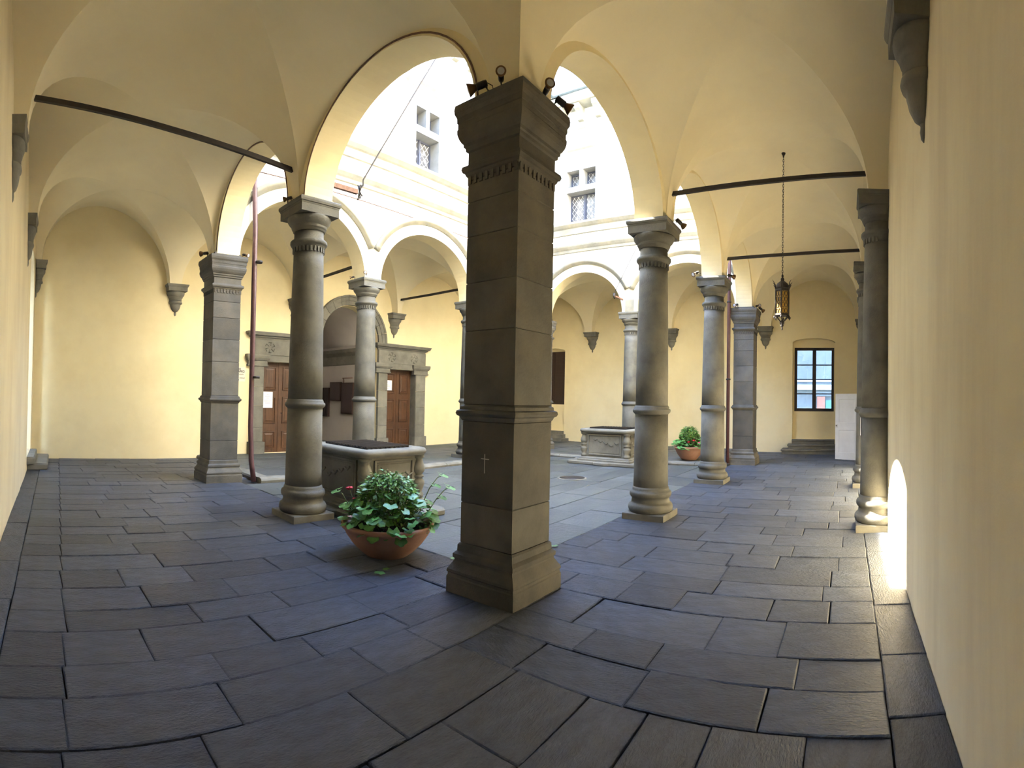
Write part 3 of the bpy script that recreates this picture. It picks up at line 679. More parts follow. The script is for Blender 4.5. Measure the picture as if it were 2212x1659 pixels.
# ================================================================== END WINDOW, SHUTTER, STEPS
wn = struct(empty('window_1', (XW + 0.31, -1.595, 1.34))); hw = 0.655; H = 2.10
for a in ((-hw, -hw + 0.085, 0, H), (hw - 0.085, hw, 0, H), (-hw + 0.085, hw - 0.085, 0, 0.10), (-hw + 0.085, hw - 0.085, H - 0.09, H), (-0.06, 0.06, 0.10, H - 0.09)):
    bx('window_frame', 'window_frame', wn, -0.05, 0.03, a[0], a[1], a[2], a[3])
for c0, c1 in ((-hw + 0.085, -0.06), (0.06, hw - 0.085)):
    zz = [0.10 + (H - 0.19) * k / 4 for k in range(5)]
    for k in range(4): bx('window_pane', 'clear_glass', wn, -0.006, 0.0, c0 + 0.001, c1 - 0.001, zz[k] + 0.013, zz[k + 1] - 0.013)
    for k in range(1, 4): bx('glazing_bar', 'window_frame', wn, -0.02, 0.012, c0 + 0.0005, c1 - 0.0005, zz[k] - 0.017, zz[k] + 0.017)
struct(MB().box(XW + 0.22, XW + 0.42, -2.289, -0.901, 0.44, 1.34).build('wall_under_window', 'plaster'))
B = MB(); n = 12; vs = []
rs = []
for i in range(n + 1):
    s = -2.289 + 1.388 * i / n; zt = 3.58 + 0.15 * math.sqrt(max(0, 1 - ((s + 1.595) / 0.695) ** 2)); rs.append([(XW + 0.22, s, 3.44), (XW + 0.42, s, 3.44), (XW + 0.42, s, zt + .002), (XW + 0.22, s, zt + .002)])
struct(B.rings(rs).build('wall_over_window', 'plaster'))
for s0, s1 in ((-2.289, -2.25), (-0.94, -0.901)): struct(MB().box(XW + 0.22, XW + 0.42, s0, s1, 1.34, 3.44).build('wall_window_side', 'plaster'))
st = struct(empty('trim_window_steps', (0, 0, 0)))
for k, (d, z0, z1, e) in enumerate(((0.62, 0.0, 0.15, 0.30), (0.40, 0.15, 0.29, 0.12), (0.20, 0.29, 0.44, 0.03))):
    B = MB(); B.rings([[(XW + (0.13 if k == 2 else 0), -1.595 - 0.69 - e, z), (XW - d + q, -1.595 - 0.69 - e + q, z), (XW - d + q, -1.595 + 0.69 + e - q, z), (XW + (0.13 if k == 2 else 0), -1.595 + 0.69 + e, z)] for q, z in ((0.03, z0), (0.03, z1 - 0.06), (0.0, z1 - 0.05), (0.0, z1 - 0.01), (0.01, z1))] if k < 2 else [[(XW, -2.28, z), (XW - d + q, -2.28, z), (XW - d + q, -0.91, z), (XW, -0.91, z)] for q, z in ((0.03, z0), (0.03, z1 - 0.06), (0.0, z1 - 0.05), (0.0, z1 - 0.01), (0.01, z1))])
    B.build('stone_step', 'grey_stone', st)
sh = struct(empty('window_2', (XW + 0.16, 8.02, 1.44)))
bx('shutter_frame', 'dark_wood', sh, 0.0, 0.05, -0.515, 0.515, 0, 2.02)
for k in range(2):
    lf = bx('shutter_leaf', 'dark_wood', sh, -0.04, 0.0, -0.50 + k * 0.505, -0.005 + k * 0.505, 0.02, 2.0)
    for q in range(14): bx('slat', 'dark_wood', lf, -0.055, -0.04, -0.45 + k * 0.505, -0.055 + k * 0.505, 0.10 + q * 0.13, 0.19 + q * 0.13)
struct(MB().box(XW + 0.14, XW + 0.40, 7.501, 8.549, 0.44, 1.44).build('wall_under_shutter', 'plaster'))
struct(MB().box(XW + 0.22, XW + 0.40, 7.501, 8.549, 1.44, 3.60).build('wall_behind_shutter', 'plaster'))
st2 = struct(empty('trim_shutter_steps', (0, 0, 0)))
for d, z0, z1, e in ((0.55, RAISE, 0.18, 0.22), (0.30, 0.18, 0.32, 0.08), (0.15, 0.32, 0.44, 0.0)): bx('stone_step', 'grey_stone', st2, XW - d, XW, 8.025 - 0.52 - e, 8.025 + 0.52 + e, z0, z1)
st3 = struct(empty('trim_left_steps', (0, 0, 0)))
B = MB(); B.rings([[(wallx(7.7) + 0.0, 7.62, z), (wallx(7.7) + 0.40 - q, 7.62 + q, z), (wallx(9.2) + 0.40 - q, 9.15 - q, z), (wallx(9.2) + 0.0, 9.15, z)] for q, z in ((0.02, 0.0), (0.0, 0.03), (0.0, 0.10), (0.02, 0.13))]); B.build('stone_step', 'grey_stone', st3)
B = MB(); B.rings([[(wallx(7.5) + 0.0, 7.40, z), (wallx(7.5) + 0.15 - q, 7.40 + q, z), (wallx(8.8) + 0.15 - q, 8.78 - q, z), (wallx(8.8) + 0.0, 8.78, z)] for q, z in ((0.02, 0.13), (0.0, 0.15), (0.0, 0.25), (0.02, 0.28))]); B.build('stone_step', 'grey_stone', st3)
# street seen through the window
bd = empty('street_building', (XW + 6.0, -1.5, 0)); bx('facade', 'street_wall', bd, 0, 3, -9, 7, 0, 7.5)
for z0, z1, p in ((2.55, 2.62, 0.10), (2.20, 2.42, 0.18)): bx('ledge', 'white_paint', bd, -p, 0, -8.9, 6.9, z0, z1)
bx('cornice', 'street_wall', bd, -0.25, 0, -8.9, 6.9, 7.2, 7.5)
bx('shutter', 'street_shutter', bd, -0.06, 0, -0.95, -0.25, 0.3, 1.75); bx('brick_pier', 'street_brick', bd, -0.12, 0, -0.22, 0.12, 0.3, 1.9); bx('lintel', 'street_wall', bd, -0.1, 0, -1.1, 0.2, 1.92, 2.12)
tag(bd, 'pale street building seen through the end window panes', 'building')
# open white door leaf
wd = empty('white_door', (11.115, -3.02, 0.02), math.atan2(0.66, 0.34)); W_, H = 0.745, 1.86
lf = bx('leaf', 'white_paint', wd, 0, W_, -0.02, 0.02, 0, H)
for z0, z1 in ((0.18, 0.85), (1.02, 1.72)):
    for sy in (-1, 1): B = MB(); B.rings([[(0.10 + i, sy * p, z0 + i), (W_ - 0.10 - i, sy * p, z0 + i), (W_ - 0.10 - i, sy * p, z1 - i), (0.10 + i, sy * p, z1 - i)] for i, p in ((0, 0.020), (0.0, 0.027), (0.018, 0.027), (0.03, 0.021))]); B.build('door_moulding', 'white_paint', wd)
for sy in (-1, 1):
    lk = bx('lock_plate', 'lead', wd, W_ - 0.075, W_ - 0.015, sy * 0.021 if sy < 0 else 0.02, sy * 0.026 if sy < 0 else 0.026, 0.90, 0.99)
    MB().tube([(W_ - 0.045, sy * 0.026, 0.95), (W_ - 0.045, sy * 0.05, 0.95)], 0.014, 8).build('door_knob', 'iron', wd)
for z in (0.25, 1.55): MB().tube([(0.0, 0.0, z), (0.0, 0.0, z + 0.09)], 0.012, 8).build('hinge', 'iron', wd)
tag(wd, 'low white panelled door leaf standing open beside the end window', 'door')

# ================================================================== UPPER COURT WINDOWS (cross mullioned)
def cross_window(n, w_, h, loc, rz):
    o = struct(empty('window_%d' % n, loc, rz)); e = 0.20; mu = 0.12; zl = 0.78 * h / 1.74; zt = zl + 0.16; zh = zt + 0.42 * h / 1.74
    hw = w_ / 2
    for a in ((-hw, -hw + e, 0, h), (hw - e, hw, 0, h), (-hw + e, hw - e, zh, h)): bx('stone_frame', 'window_stone', o, a[0], a[1], -0.05, 0.40, a[2], a[3])
    bx('transom', 'window_stone', o, -hw + e, hw - e, -0.04, 0.30, zl, zt); bx('mullion', 'window_stone', o, -mu / 2, mu / 2, -0.04, 0.30, zt, zh)
    B = MB(); B.rings([[(-hw - p + 0.05, 0, z), (-hw - p + 0.05, -p, z), (hw + p - 0.05, -p, z), (hw + p - 0.05, 0, z)] for p, z in ((0.05, h), (0.06, h + 0.02), (0.08, h + 0.03), (0.10, h + 0.10), (0.17, h + 0.13), (0.20, h + 0.19), (0.21, h + 0.24), (0.05, h + 0.26))]); B.build('window_hood', 'window_stone', o)
    def casement(x0, x1, z0, z1):
        y = 0.24; f = 0.035
        B = MB()
        for a in ((x0, x0 + f, z0, z1), (x1 - f, x1, z0, z1), (x0 + f, x1 - f, z0, z0 + f), (x0 + f, x1 - f, z1 - f, z1)): B.box(a[0], a[1], y, y + 0.05, a[2], a[3])
        cs = B.build('casement', 'blue_frame', o)
        bx('window_pane', 'dark_glass', cs, x0 + f, x1 - f, y + 0.025, y + 0.032, z0 + f, z1 - f)
        a0, a1, b0, b1 = x0 + f, x1 - f, z0 + f, z1 - f; B = MB(); p = 0.14; sl = 1.25
        for sg_ in (-1, 1):
            k = -20
            while k < 20:
                # line z = b0 + sg*sl*(x-a0) + k*p*1.25
                pts = []
                c_ = b0 + k * p * sl
                for X in (a0, a1):
                    Z = c_ + sg_ * sl * (X - a0)
                    if b0 <= Z <= b1: pts.append((X, Z))
                for Z in (b0, b1):
                    X = a0 + (Z - c_) / (sg_ * sl)
                    if a0 < X < a1: pts.append((X, Z))
                if len(pts) >= 2:
                    (xa, za), (xb, zb) = pts[0], pts[1]; B.tube([(xa, y + 0.022, za), (xb, y + 0.022, zb)], 0.006, 4, False)
                k += 1
        B.build('leading', 'lead', cs)
        i = 0
        for cx_, cz in ((a0 + (a1 - a0) * R.uniform(.3, .7), b0 + (b1 - b0) * t) for t in (0.2, 0.45, 0.7)):      # a few paler quarries
            if b1 - b0 < 0.5: break
            d = 0.055; bq = MB(); bq.add([(cx_ - d, y + 0.0235, cz), (cx_, y + 0.0235, cz - d * sl), (cx_ + d, y + 0.0235, cz), (cx_, y + 0.0235, cz + d * sl)], [(0, 1, 2, 3)]); bq.build('pale_quarry', 'pale_glass', cs)
    casement(-hw + e, -0.012, 0.0, zl); casement(0.012, hw - e, 0.0, zl)
    bx('meeting_post', 'blue_frame', o, -0.025, 0.025, 0.22, 0.29, 0.0, zl)
    casement(-hw + e, -mu / 2, zt, zh); casement(mu / 2, hw - e, zt, zh)
    bx('window_back', 'window_frame', o, -hw, hw, 0.41, 0.43, 0, h)
cross_window(3, 1.14, 1.74, (4.79, YC - TH, 6.88), 0)
cross_window(4, 1.37, 1.98, (XF - TH, 4.855, 6.88), -PI / 2)

# ================================================================== WELLS
def make_well():
    root = empty('stone_well'); L, D_, H = 0.66, 0.54, 0.90     # half length (y), half depth (x)
    B = MB(); pr = [(-0.02, 0.10), (0.03, 0.10), (0.075, 0.115), (0.095, 0.09), (0.10, 0.05), (0.10, 0.0)]
    def lobed(off, z):
        pts = []; n = 72
        for i in range(n):
            a = 2 * PI * i / n; c, s_ = math.cos(a), math.sin(a); k = 1 / max(abs(c) / (D_ + 0.12), abs(s_) / (L + 0.36))
            x, y = c * k, s_ * k
            bump = 0.0
            if abs(y) < 0.22 and abs(c) / (D_ + .12) > abs(s_) / (L + .36): bump = 0.08 * math.cos(y / 0.22 * PI / 2) ** 0.5
            if abs(x) < 0.20 and abs(c) / (D_ + .12) <= abs(s_) / (L + .36): bump = 0.08 * math.cos(x / 0.20 * PI / 2) ** 0.5
            q = 1 + (bump - off) / math.hypot(x, y); pts.append((x * q, y * q, z))
        return pts
    B.rings([lobed(0.02, 0.0), lobed(0.0, 0.02), lobed(0.0, 0.07), lobed(0.03, 0.09)]); B.build('step', 'grey_stone', root)
    B = MB(); B.rings([[(-D_ - p, -L - p, z), (D_ + p, -L - p, z), (D_ + p, L + p, z), (-D_ - p, L + p, z)] for p, z in ((0.06, 0.09), (0.06, 0.13), (0.03, 0.145), (0.03, 0.165), (0.0, 0.19), (-0.02, 0.20))]); B.build('base_moulding', 'grey_stone', root)
    B = MB(); B.rings([[(-D_ + 0.05, -L + 0.05, z), (D_ - 0.05, -L + 0.05, z), (D_ - 0.05, L - 0.05, z), (-D_ + 0.05, L - 0.05, z)] for z in (0.19, 0.80)]); B.build('body', 'grey_stone', root)
    for ax, hl, off in ((0, L - 0.20, D_ - 0.05), (1, D_ - 0.20, L - 0.05)):
        for sg_ in (-1, 1):
            B = MB(); rs = []
            for i_, p in ((0, 0.0), (0, 0.03), (0.025, 0.035), (0.035, 0.012), (0.055, 0.012), (0.06, 0.02)):
                q = [(-hl + i_, 0.24 + i_), (hl - i_, 0.24 + i_), (hl - i_, 0.76 - i_), (-hl + i_, 0.76 - i_)]
                rs.append([(sg_ * (off + p), u, z) if ax == 0 else (u, sg_ * (off + p), z) for u, z in q])
            B.rings(rs); pn = B.build('carved_panel', 'grey_stone', root)
            B = MB()
            for q in range(5):
                u0 = -hl * 0.7 + q * hl * 0.32; z0 = 0.66 - q * 0.045 + (0.10 if q > 3 else 0)
                P3 = lambda u, z: ((sg_ * (off + 0.026), u, z) if ax == 0 else (u, sg_ * (off + 0.026), z))
                B.tube([P3(u0, z0), P3(u0 + 0.06, z0 - 0.05), P3(u0 + 0.12, z0 - 0.02)], 0.012, 6)
            B.build('relief', 'grey_stone', pn)
    bal = [(0.075, 0.20), (0.085, 0.22), (0.085, 0.26), (0.060, 0.28), (0.080, 0.33), (0.098, 0.39), (0.095, 0.43), (0.060, 0.47), (0.085, 0.485), (0.085, 0.51), (0.060, 0.525), (0.095, 0.57), (0.098, 0.62), (0.075, 0.69), (0.058, 0.74), (0.085, 0.76), (0.09, 0.80)]
    for sx in (-1, 1):
        for sy in (-1, 1): MB().lathe(bal, 18, (sx * (D_ - 0.07), sy * (L - 0.07))).build('corner_baluster', 'grey_stone', root)
    B = MB(); rs = []                                  # rim: outer profile round to the inner well mouth
    for p, z in ((-0.06, 0.79), (0.02, 0.80), (0.055, 0.825), (0.065, 0.855), (0.05, 0.885), (0.02, 0.90), (-0.14, 0.90), (-0.16, 0.885), (-0.16, 0.79)):
        n = 5; ring = []
        for cxn, cyn, a0 in ((1, 1, 0), (-1, 1, PI / 2), (-1, -1, PI), (1, -1, 1.5 * PI)):
            rr = 0.11
            for i in range(n + 1):
                a = a0 + PI / 2 * i / n; r_ = max(rr + p, 0.004); ring.append((cxn * (D_ - rr if r_ > .004 else D_ + p) + r_ * math.cos(a), cyn * (L - rr if r_ > .004 else L + p) + r_ * math.sin(a), z))
        rs.append(ring)
    B.rings(rs, True, False, False); B.build('rim', 'grey_stone', root)
    gr = empty('iron_grate'); gr.parent = root
    k = -0.36
    while k <= 0.361: bx('grate_bar', 'iron', gr, k - 0.011, k + 0.011, -0.50, 0.50, 0.895, 0.918); k += 0.08
    k = -0.48
    while k <= 0.481: bx('grate_bar', 'iron', gr, -0.38, 0.38, k - 0.011, k + 0.011, 0.905, 0.930); k += 0.08
    bx('well_mouth', 'mortar', root, -0.40, 0.40, -0.52, 0.52, 0.70, 0.72)
    return root
w1 = make_well(); w1.location = (1.07, 3.31, 0); tag(w1, 'near stone well with iron grate and corner balusters, behind the planter bowl', 'well', 'stone wells')
w2 = copy_tree(w1); w2.location = (9.00, YB - 0.12, 0); w2.rotation_euler = (0, 0, PI); tag(w2, 'far pale stone well with baluster corners beside the round column', 'well', 'stone wells')
w2.location.x = 8.68

# ================================================================== DRAINPIPES, BRACKETS, WIRES
def pipe(pts, r, name, m, lab, cat, clips=()):
    if not clips: return tag(MB().tube(pts, r, 12).build(name, m), lab, cat)
    o = empty(name, pts[0]); base = Vector(pts[0]); MB().tube([Vector(p) - base for p in pts], r, 12).build('pipe', m, o)
    for z in clips: B = MB().lathe([(r + 0.012, z - 0.02), (r + 0.016, z), (r + 0.012, z + 0.02)], 12); B.build('collar', 'iron', o)
    return tag(o, lab, cat)
pipe([(0.56, 5.95, 0.0), (0.525, 6.0, 0.35), (0.50, 6.02, 1.0), (0.50, 6.02, 2.5), (0.50, 6.02, 4.6), (0.45, 6.03, 6.0), (0.36, 6.04, 10.8)], 0.048, 'drainpipe', 'pipe_paint', 'brown drainpipe standing beside the left square pier', 'pipe', (1.9, 4.0))
pipe([(9.62, 0.36, 0.0), (9.62, 0.36, 10.8)], 0.045, 'drainpipe', 'pipe_paint', 'dark drainpipe behind the second right column, next to the bluish pier', 'pipe', (2.2, 4.2))
br = empty('wire_bracket', (TH, YB, 4.46)); bx('arm', 'rust', br, 0.005, 0.56, -0.025, 0.025, -0.03, 0.035)
B = MB()
for k in range(4): B.tube([(0.58 + 0.02 * k, 0.01 * (-1) ** k, -0.10 + 0.02 * k), (0.60, 0, 0.02), (0.60 + 0.015 * (k - 1), 0.02 * (-1) ** k, 0.11)], 0.012, 6)
B.build('wire_knot', 'iron', br); MB().tube([(0.60, 0, 0.06), (0.66, 0, 0.12), (0.66, 0, 0.20), (2.1, 0.0, 2.65), (3.6, 0.0, 5.4)], 0.011, 6).build('wire', 'iron', br)
tag(br, 'rusty bracket arm with wire knot projecting above the column by the near well', 'bracket')
br = empty('wire_bracket', (XF - TH, YB + 0.2, 4.46)); bx('arm', 'rust', br, -0.52, -0.005, -0.02, 0.02, -0.02, 0.02)
B = MB()
for k in range(3): B.tube([(-0.55 - 0.03 * k, 0, -0.08 + 0.03 * k), (-0.53, 0.02 * k, 0.08)], 0.016, 6)
B.build('wire_knot', 'iron', br); MB().tube([(-0.53, 0, 0.05), (-0.50, 0.0, 0.16), (-0.6, -0.80, 1.5), (-0.8, -2.2, 4.6)], 0.008, 6).build('wire', 'iron', br)
tag(br, 'small rusty bracket with wire above the pale column at the far well', 'bracket')
tag(MB().tube([(0.5, YC - TH - 0.012, 5.72), (XF - 0.4, YC - TH - 0.012, 5.62)], 0.008, 6).build('wall_cable', 'rust'), 'thin cable running along the court wall above the arches', 'cable')
st_ = MB().box(XF - TH - 0.02, XF - TH, YB - 0.14, YB + 0.12, 4.1, 4.45).build('stone_patch', 'court_stone'); struct(st_); st_.name = 'trim_springer_stone'

def arch_cable(c, rx, rz, place, lab):
    tag(MB().tube([place(c - (rx + 0.02) * math.cos(t), ZS + (rz + 0.02) * math.sin(t)) for t in [0.04 + (PI - 0.08) * i / 30 for i in range(31)]], 0.009, 6).build('arch_cable', 'rust'), lab, 'cable', 'cables along the arch edges')
arch_cable(YB / 2, YB / 2 - 0.235, RISE_L[0], lambda q, z: (-TH - 0.004, q, z), 'thin dark cable following the edge of the nearest left arch')
arch_cable((YB + YC) / 2, (YC - YB) / 2 - 0.235, RISE_L[1], lambda q, z: (-TH - 0.004, q, z), 'thin dark cable following the arch edge above the left square pier')

# ================================================================== FLOODLIGHTS ON THE CAPITALS
def make_spot():
    o = empty('floodlight')
    MB().tube([(0, 0, 0), (0, 0, 0.08), (0.02, 0, 0.11)], 0.010, 8).build('bracket', 'lamp_metal', o)
    T = Matrix.Rotation(PI / 2, 4, 'Y')
    def ax(prof, name, m, n=18):
        B = MB().lathe(prof, n); B.v = [tuple((T @ Vector(p)) + Vector((0, 0, 0.125))) for p in B.v]; return B.build(name, m, o)
    ax([(0.022, -0.02), (0.034, -0.015), (0.036, 0.02), (0.036, 0.09), (0.030, 0.10)], 'lamp_holder', 'lamp_metal')
    ax([(0.030, 0.10), (0.036, 0.115), (0.054, 0.15), (0.064, 0.175), (0.066, 0.185), (0.062, 0.186)], 'reflector', 'copper_lamp')
    ax([(0.060, 0.178), (0.045, 0.186), (0.02, 0.192), (0.003, 0.193)], 'lens', 'lens_glass')
    MB().tube([(-0.02, 0, 0.125), (-0.06, 0.01, 0.07), (-0.05, 0.02, 0.015), (-0.02, 0.02, 0.01), (0.0, 0.025, 0.04), (-0.03, 0.03, 0.0)], 0.005, 6).build('cable', 'iron', o)
    return o
sp = make_spot(); sp_used = False
def spot(x, y, z, rz, tilt, lab, s=1.0):
    global sp_used
    o = sp if not sp_used else copy_tree(sp); sp_used = True
    o.location = (x, y, z); o.rotation_euler = (0, tilt, rz); s *= 0.8; o.scale = (s, s, s); tag(o, lab, 'floodlight', 'floodlights on the capitals')
spot(-0.30, 0.02, 4.06, 2.15, 0.35, 'copper floodlight pointing left on the foreground pier capital', 1.0)
spot(-0.30, -0.10, 4.06, -2.5, 0.05, 'round-faced floodlight turned to the viewer, left side of the foreground pier', 0.8)
spot(0.04, -0.30, 4.06, -2.25, -0.05, 'round-faced floodlight turned to the viewer, right side of the foreground pier', 0.85)
spot(0.14, -0.30, 4.06, -0.75, 0.55, 'floodlight pointing down right on the foreground pier capital', 0.95)
spot(-0.29, YC + 0.05, 4.06, 2.3, 0.0, 'small floodlight on the left side of the left square pier', 1.0)
spot(0.29, YC - 0.22, 4.06, -1.0, 0.3, 'pale floodlight beside the drainpipe on the left square pier', 0.8)
spot(XD + 0.12, -0.26, ZS, -0.6, 0.5, 'floodlight on the column right of the foreground pier', 1.0)
spot(XE + 0.12, -0.26, ZS, -0.7, 0.1, 'floodlight on the second column right of the foreground pier', 1.0)
spot(XE - 0.24, 0.24, ZS, 2.6, 0.5, 'white floodlight on the court side of the second right column', 1.0)
spot(XF + 0.16, -0.29, 4.06, -0.8, 0.55, 'floodlight pointing right on the bluish pier capital', 1.1)
spot(XF - 0.05, -0.29, 4.06, -2.2, 0.0, 'round-faced floodlight in the middle of the bluish pier capital', 0.9)
spot(XF - 0.27, 0.16, 4.06, 2.8, 0.3, 'dark floodlight on the court side of the bluish pier', 1.0)
spot(-0.25, YB + 0.05, ZS, 2.2, 0.1, 'dark lamp box with loose cable on the column by the near well', 0.7)
spot(XD - 0.2, YC - 0.24, ZS, -2.4, 0.0, 'small black floodlight on the column before the passage arch', 0.8)
spot(XD - 0.26, YC + 0.1, ZS, 2.5, 0.2, 'tiny floodlight on the gallery side of the column before the passage arch', 0.6)
tag(bx('column_label', 'paper', None, XD - 0.055, XD + 0.045, YR + 0.338, YR + 0.342, 1.19, 1.42), 'small white label fixed on the nearest engaged column', 'label')
bpy.data.objects['column_label'].location = (-0.17, -0.06, 0); bpy.data.objects['column_label'].location = (0, 0, 0)

# ================================================================== LANTERN
ln = empty('hanging_lantern', (5.0, -1.60, 2.80))
top = ZS + 1.55 + LIFT_R * (1.60 - TH) / (-YR - TH) - 2.80 - 0.005
def hexring(r, z, off=0): return [(r * math.cos(PI / 3 * k + off), r * math.sin(PI / 3 * k + off), z) for k in range(6)]
ch = empty('chain'); ch.parent = ln
link = MB(); rs = []
ring = [(0.011 * math.cos(2 * PI * k / 10), 0, 0.026 * math.sin(2 * PI * k / 10)) for k in range(11)]
link.tube(ring, 0.0042, 5, True, False); l0 = None; z = 0.93; k = 0
while z < top - 0.04:
    if l0 is None: l0 = link.build('chain_link', 'iron', ch); c = l0
    else: c = l0.copy(); col.objects.link(c); c.parent = ch
    c.location = (0, 0, z); c.rotation_euler = (0, 0, (k % 2) * PI / 2); z += 0.042; k += 1
MB().lathe([(0.004, top + 0.01), (0.035, top), (0.03, top - 0.02), (0.01, top - 0.05), (0.012, top - 0.07), (0.004, top - 0.08)], 12).build('ceiling_hook', 'iron', ln)
MB().lathe([(0.006, 0.93), (0.02, 0.90), (0.014, 0.87), (0.03, 0.85), (0.028, 0.82), (0.05, 0.80), (0.085, 0.775), (0.112, 0.735), (0.122, 0.70), (0.126, 0.685), (0.120, 0.68)], 18).build('dome', 'iron', ln)
MB().rings([hexring(r, z) for r, z in ((0.120, 0.64), (0.127, 0.645), (0.127, 0.69), (0.118, 0.695))]).build('top_band', 'iron', ln)
MB().rings([hexring(r, z) for r, z in ((0.110, 0.235), (0.128, 0.24), (0.128, 0.265), (0.118, 0.27))]).build('bottom_band', 'iron', ln)
for k in range(6):
    a, b = PI / 3 * k, PI / 3 * (k + 1); p, q = Vector((0.112 * math.cos(a), 0.112 * math.sin(a), 0)), Vector((0.112 * math.cos(b), 0.112 * math.sin(b), 0))
    MB().tube([p * 1.08 + Vector((0, 0, 0.25)), p * 1.08 + Vector((0, 0, 0.69))], 0.008, 6).build('corner_post', 'iron', ln)
    pn = MB().add([p + Vector((0, 0, 0.265)), q + Vector((0, 0, 0.265)), q + Vector((0, 0, 0.645)), p + Vector((0, 0, 0.645))], [(0, 1, 2, 3)]).build('glass_panel', 'amber_glass', ln)
    B = MB(); nrm = (p + q).normalized() * 0.004; u = (q - p)
    for r_ in range(4):
        zc = 0.31 + r_ * 0.095
        for s_ in (0.28, 0.72):
            B.tube([p + u * (s_ + 0.2 * math.cos(t)) + nrm + Vector((0, 0, zc + 0.04 * math.sin(t))) for t in [2 * PI * i / 8 for i in range(9)]], 0.004, 4, True, False)
    B.build('fretwork', 'iron', pn)
    for sgn, hgt in ((0.0, 0.10), (0.12, 0.055)):
        a2 = a + sgn; d = Vector((math.cos(a2), math.sin(a2), 0))
        MB().tube([d * 0.122 + Vector((0, 0, 0.68)), d * 0.135 + Vector((0, 0, 0.72)), d * 0.150 + Vector((0, 0, 0.69 + hgt * 0.9)), d * (0.18) + Vector((0, 0, 0.70 + hgt * 1.2))], [0.010, 0.009, 0.006, 0.002], 6).build('crown_leaf', 'iron', ln)
    d = Vector((math.cos(a), math.sin(a), 0))
    MB().tube([d * 0.128 + Vector((0, 0, 0.25)), d * 0.14 + Vector((0, 0, 0.215)), d * 0.125 + Vector((0, 0, 0.17))], [0.010, 0.018, 0.003], 8).build('drop_leaf', 'iron', ln)
    MB().tube([d * 0.11 + Vector((0, 0, 0.24)), d * 0.075 + Vector((0, 0, 0.19)), d * 0.035 + Vector((0, 0, 0.15)), d * 0.03 + Vector((0, 0, 0.10))], 0.008, 6).build('scroll', 'iron', ln)
MB().lathe([(0.003, 0.0), (0.016, 0.02), (0.008, 0.04), (0.018, 0.06), (0.030, 0.085), (0.016, 0.105), (0.034, 0.13), (0.02, 0.16), (0.004, 0.19)], 12).build('pendant', 'iron', ln)
tag(ln, 'ornate iron lantern with amber glass hanging on a long chain', 'lantern')

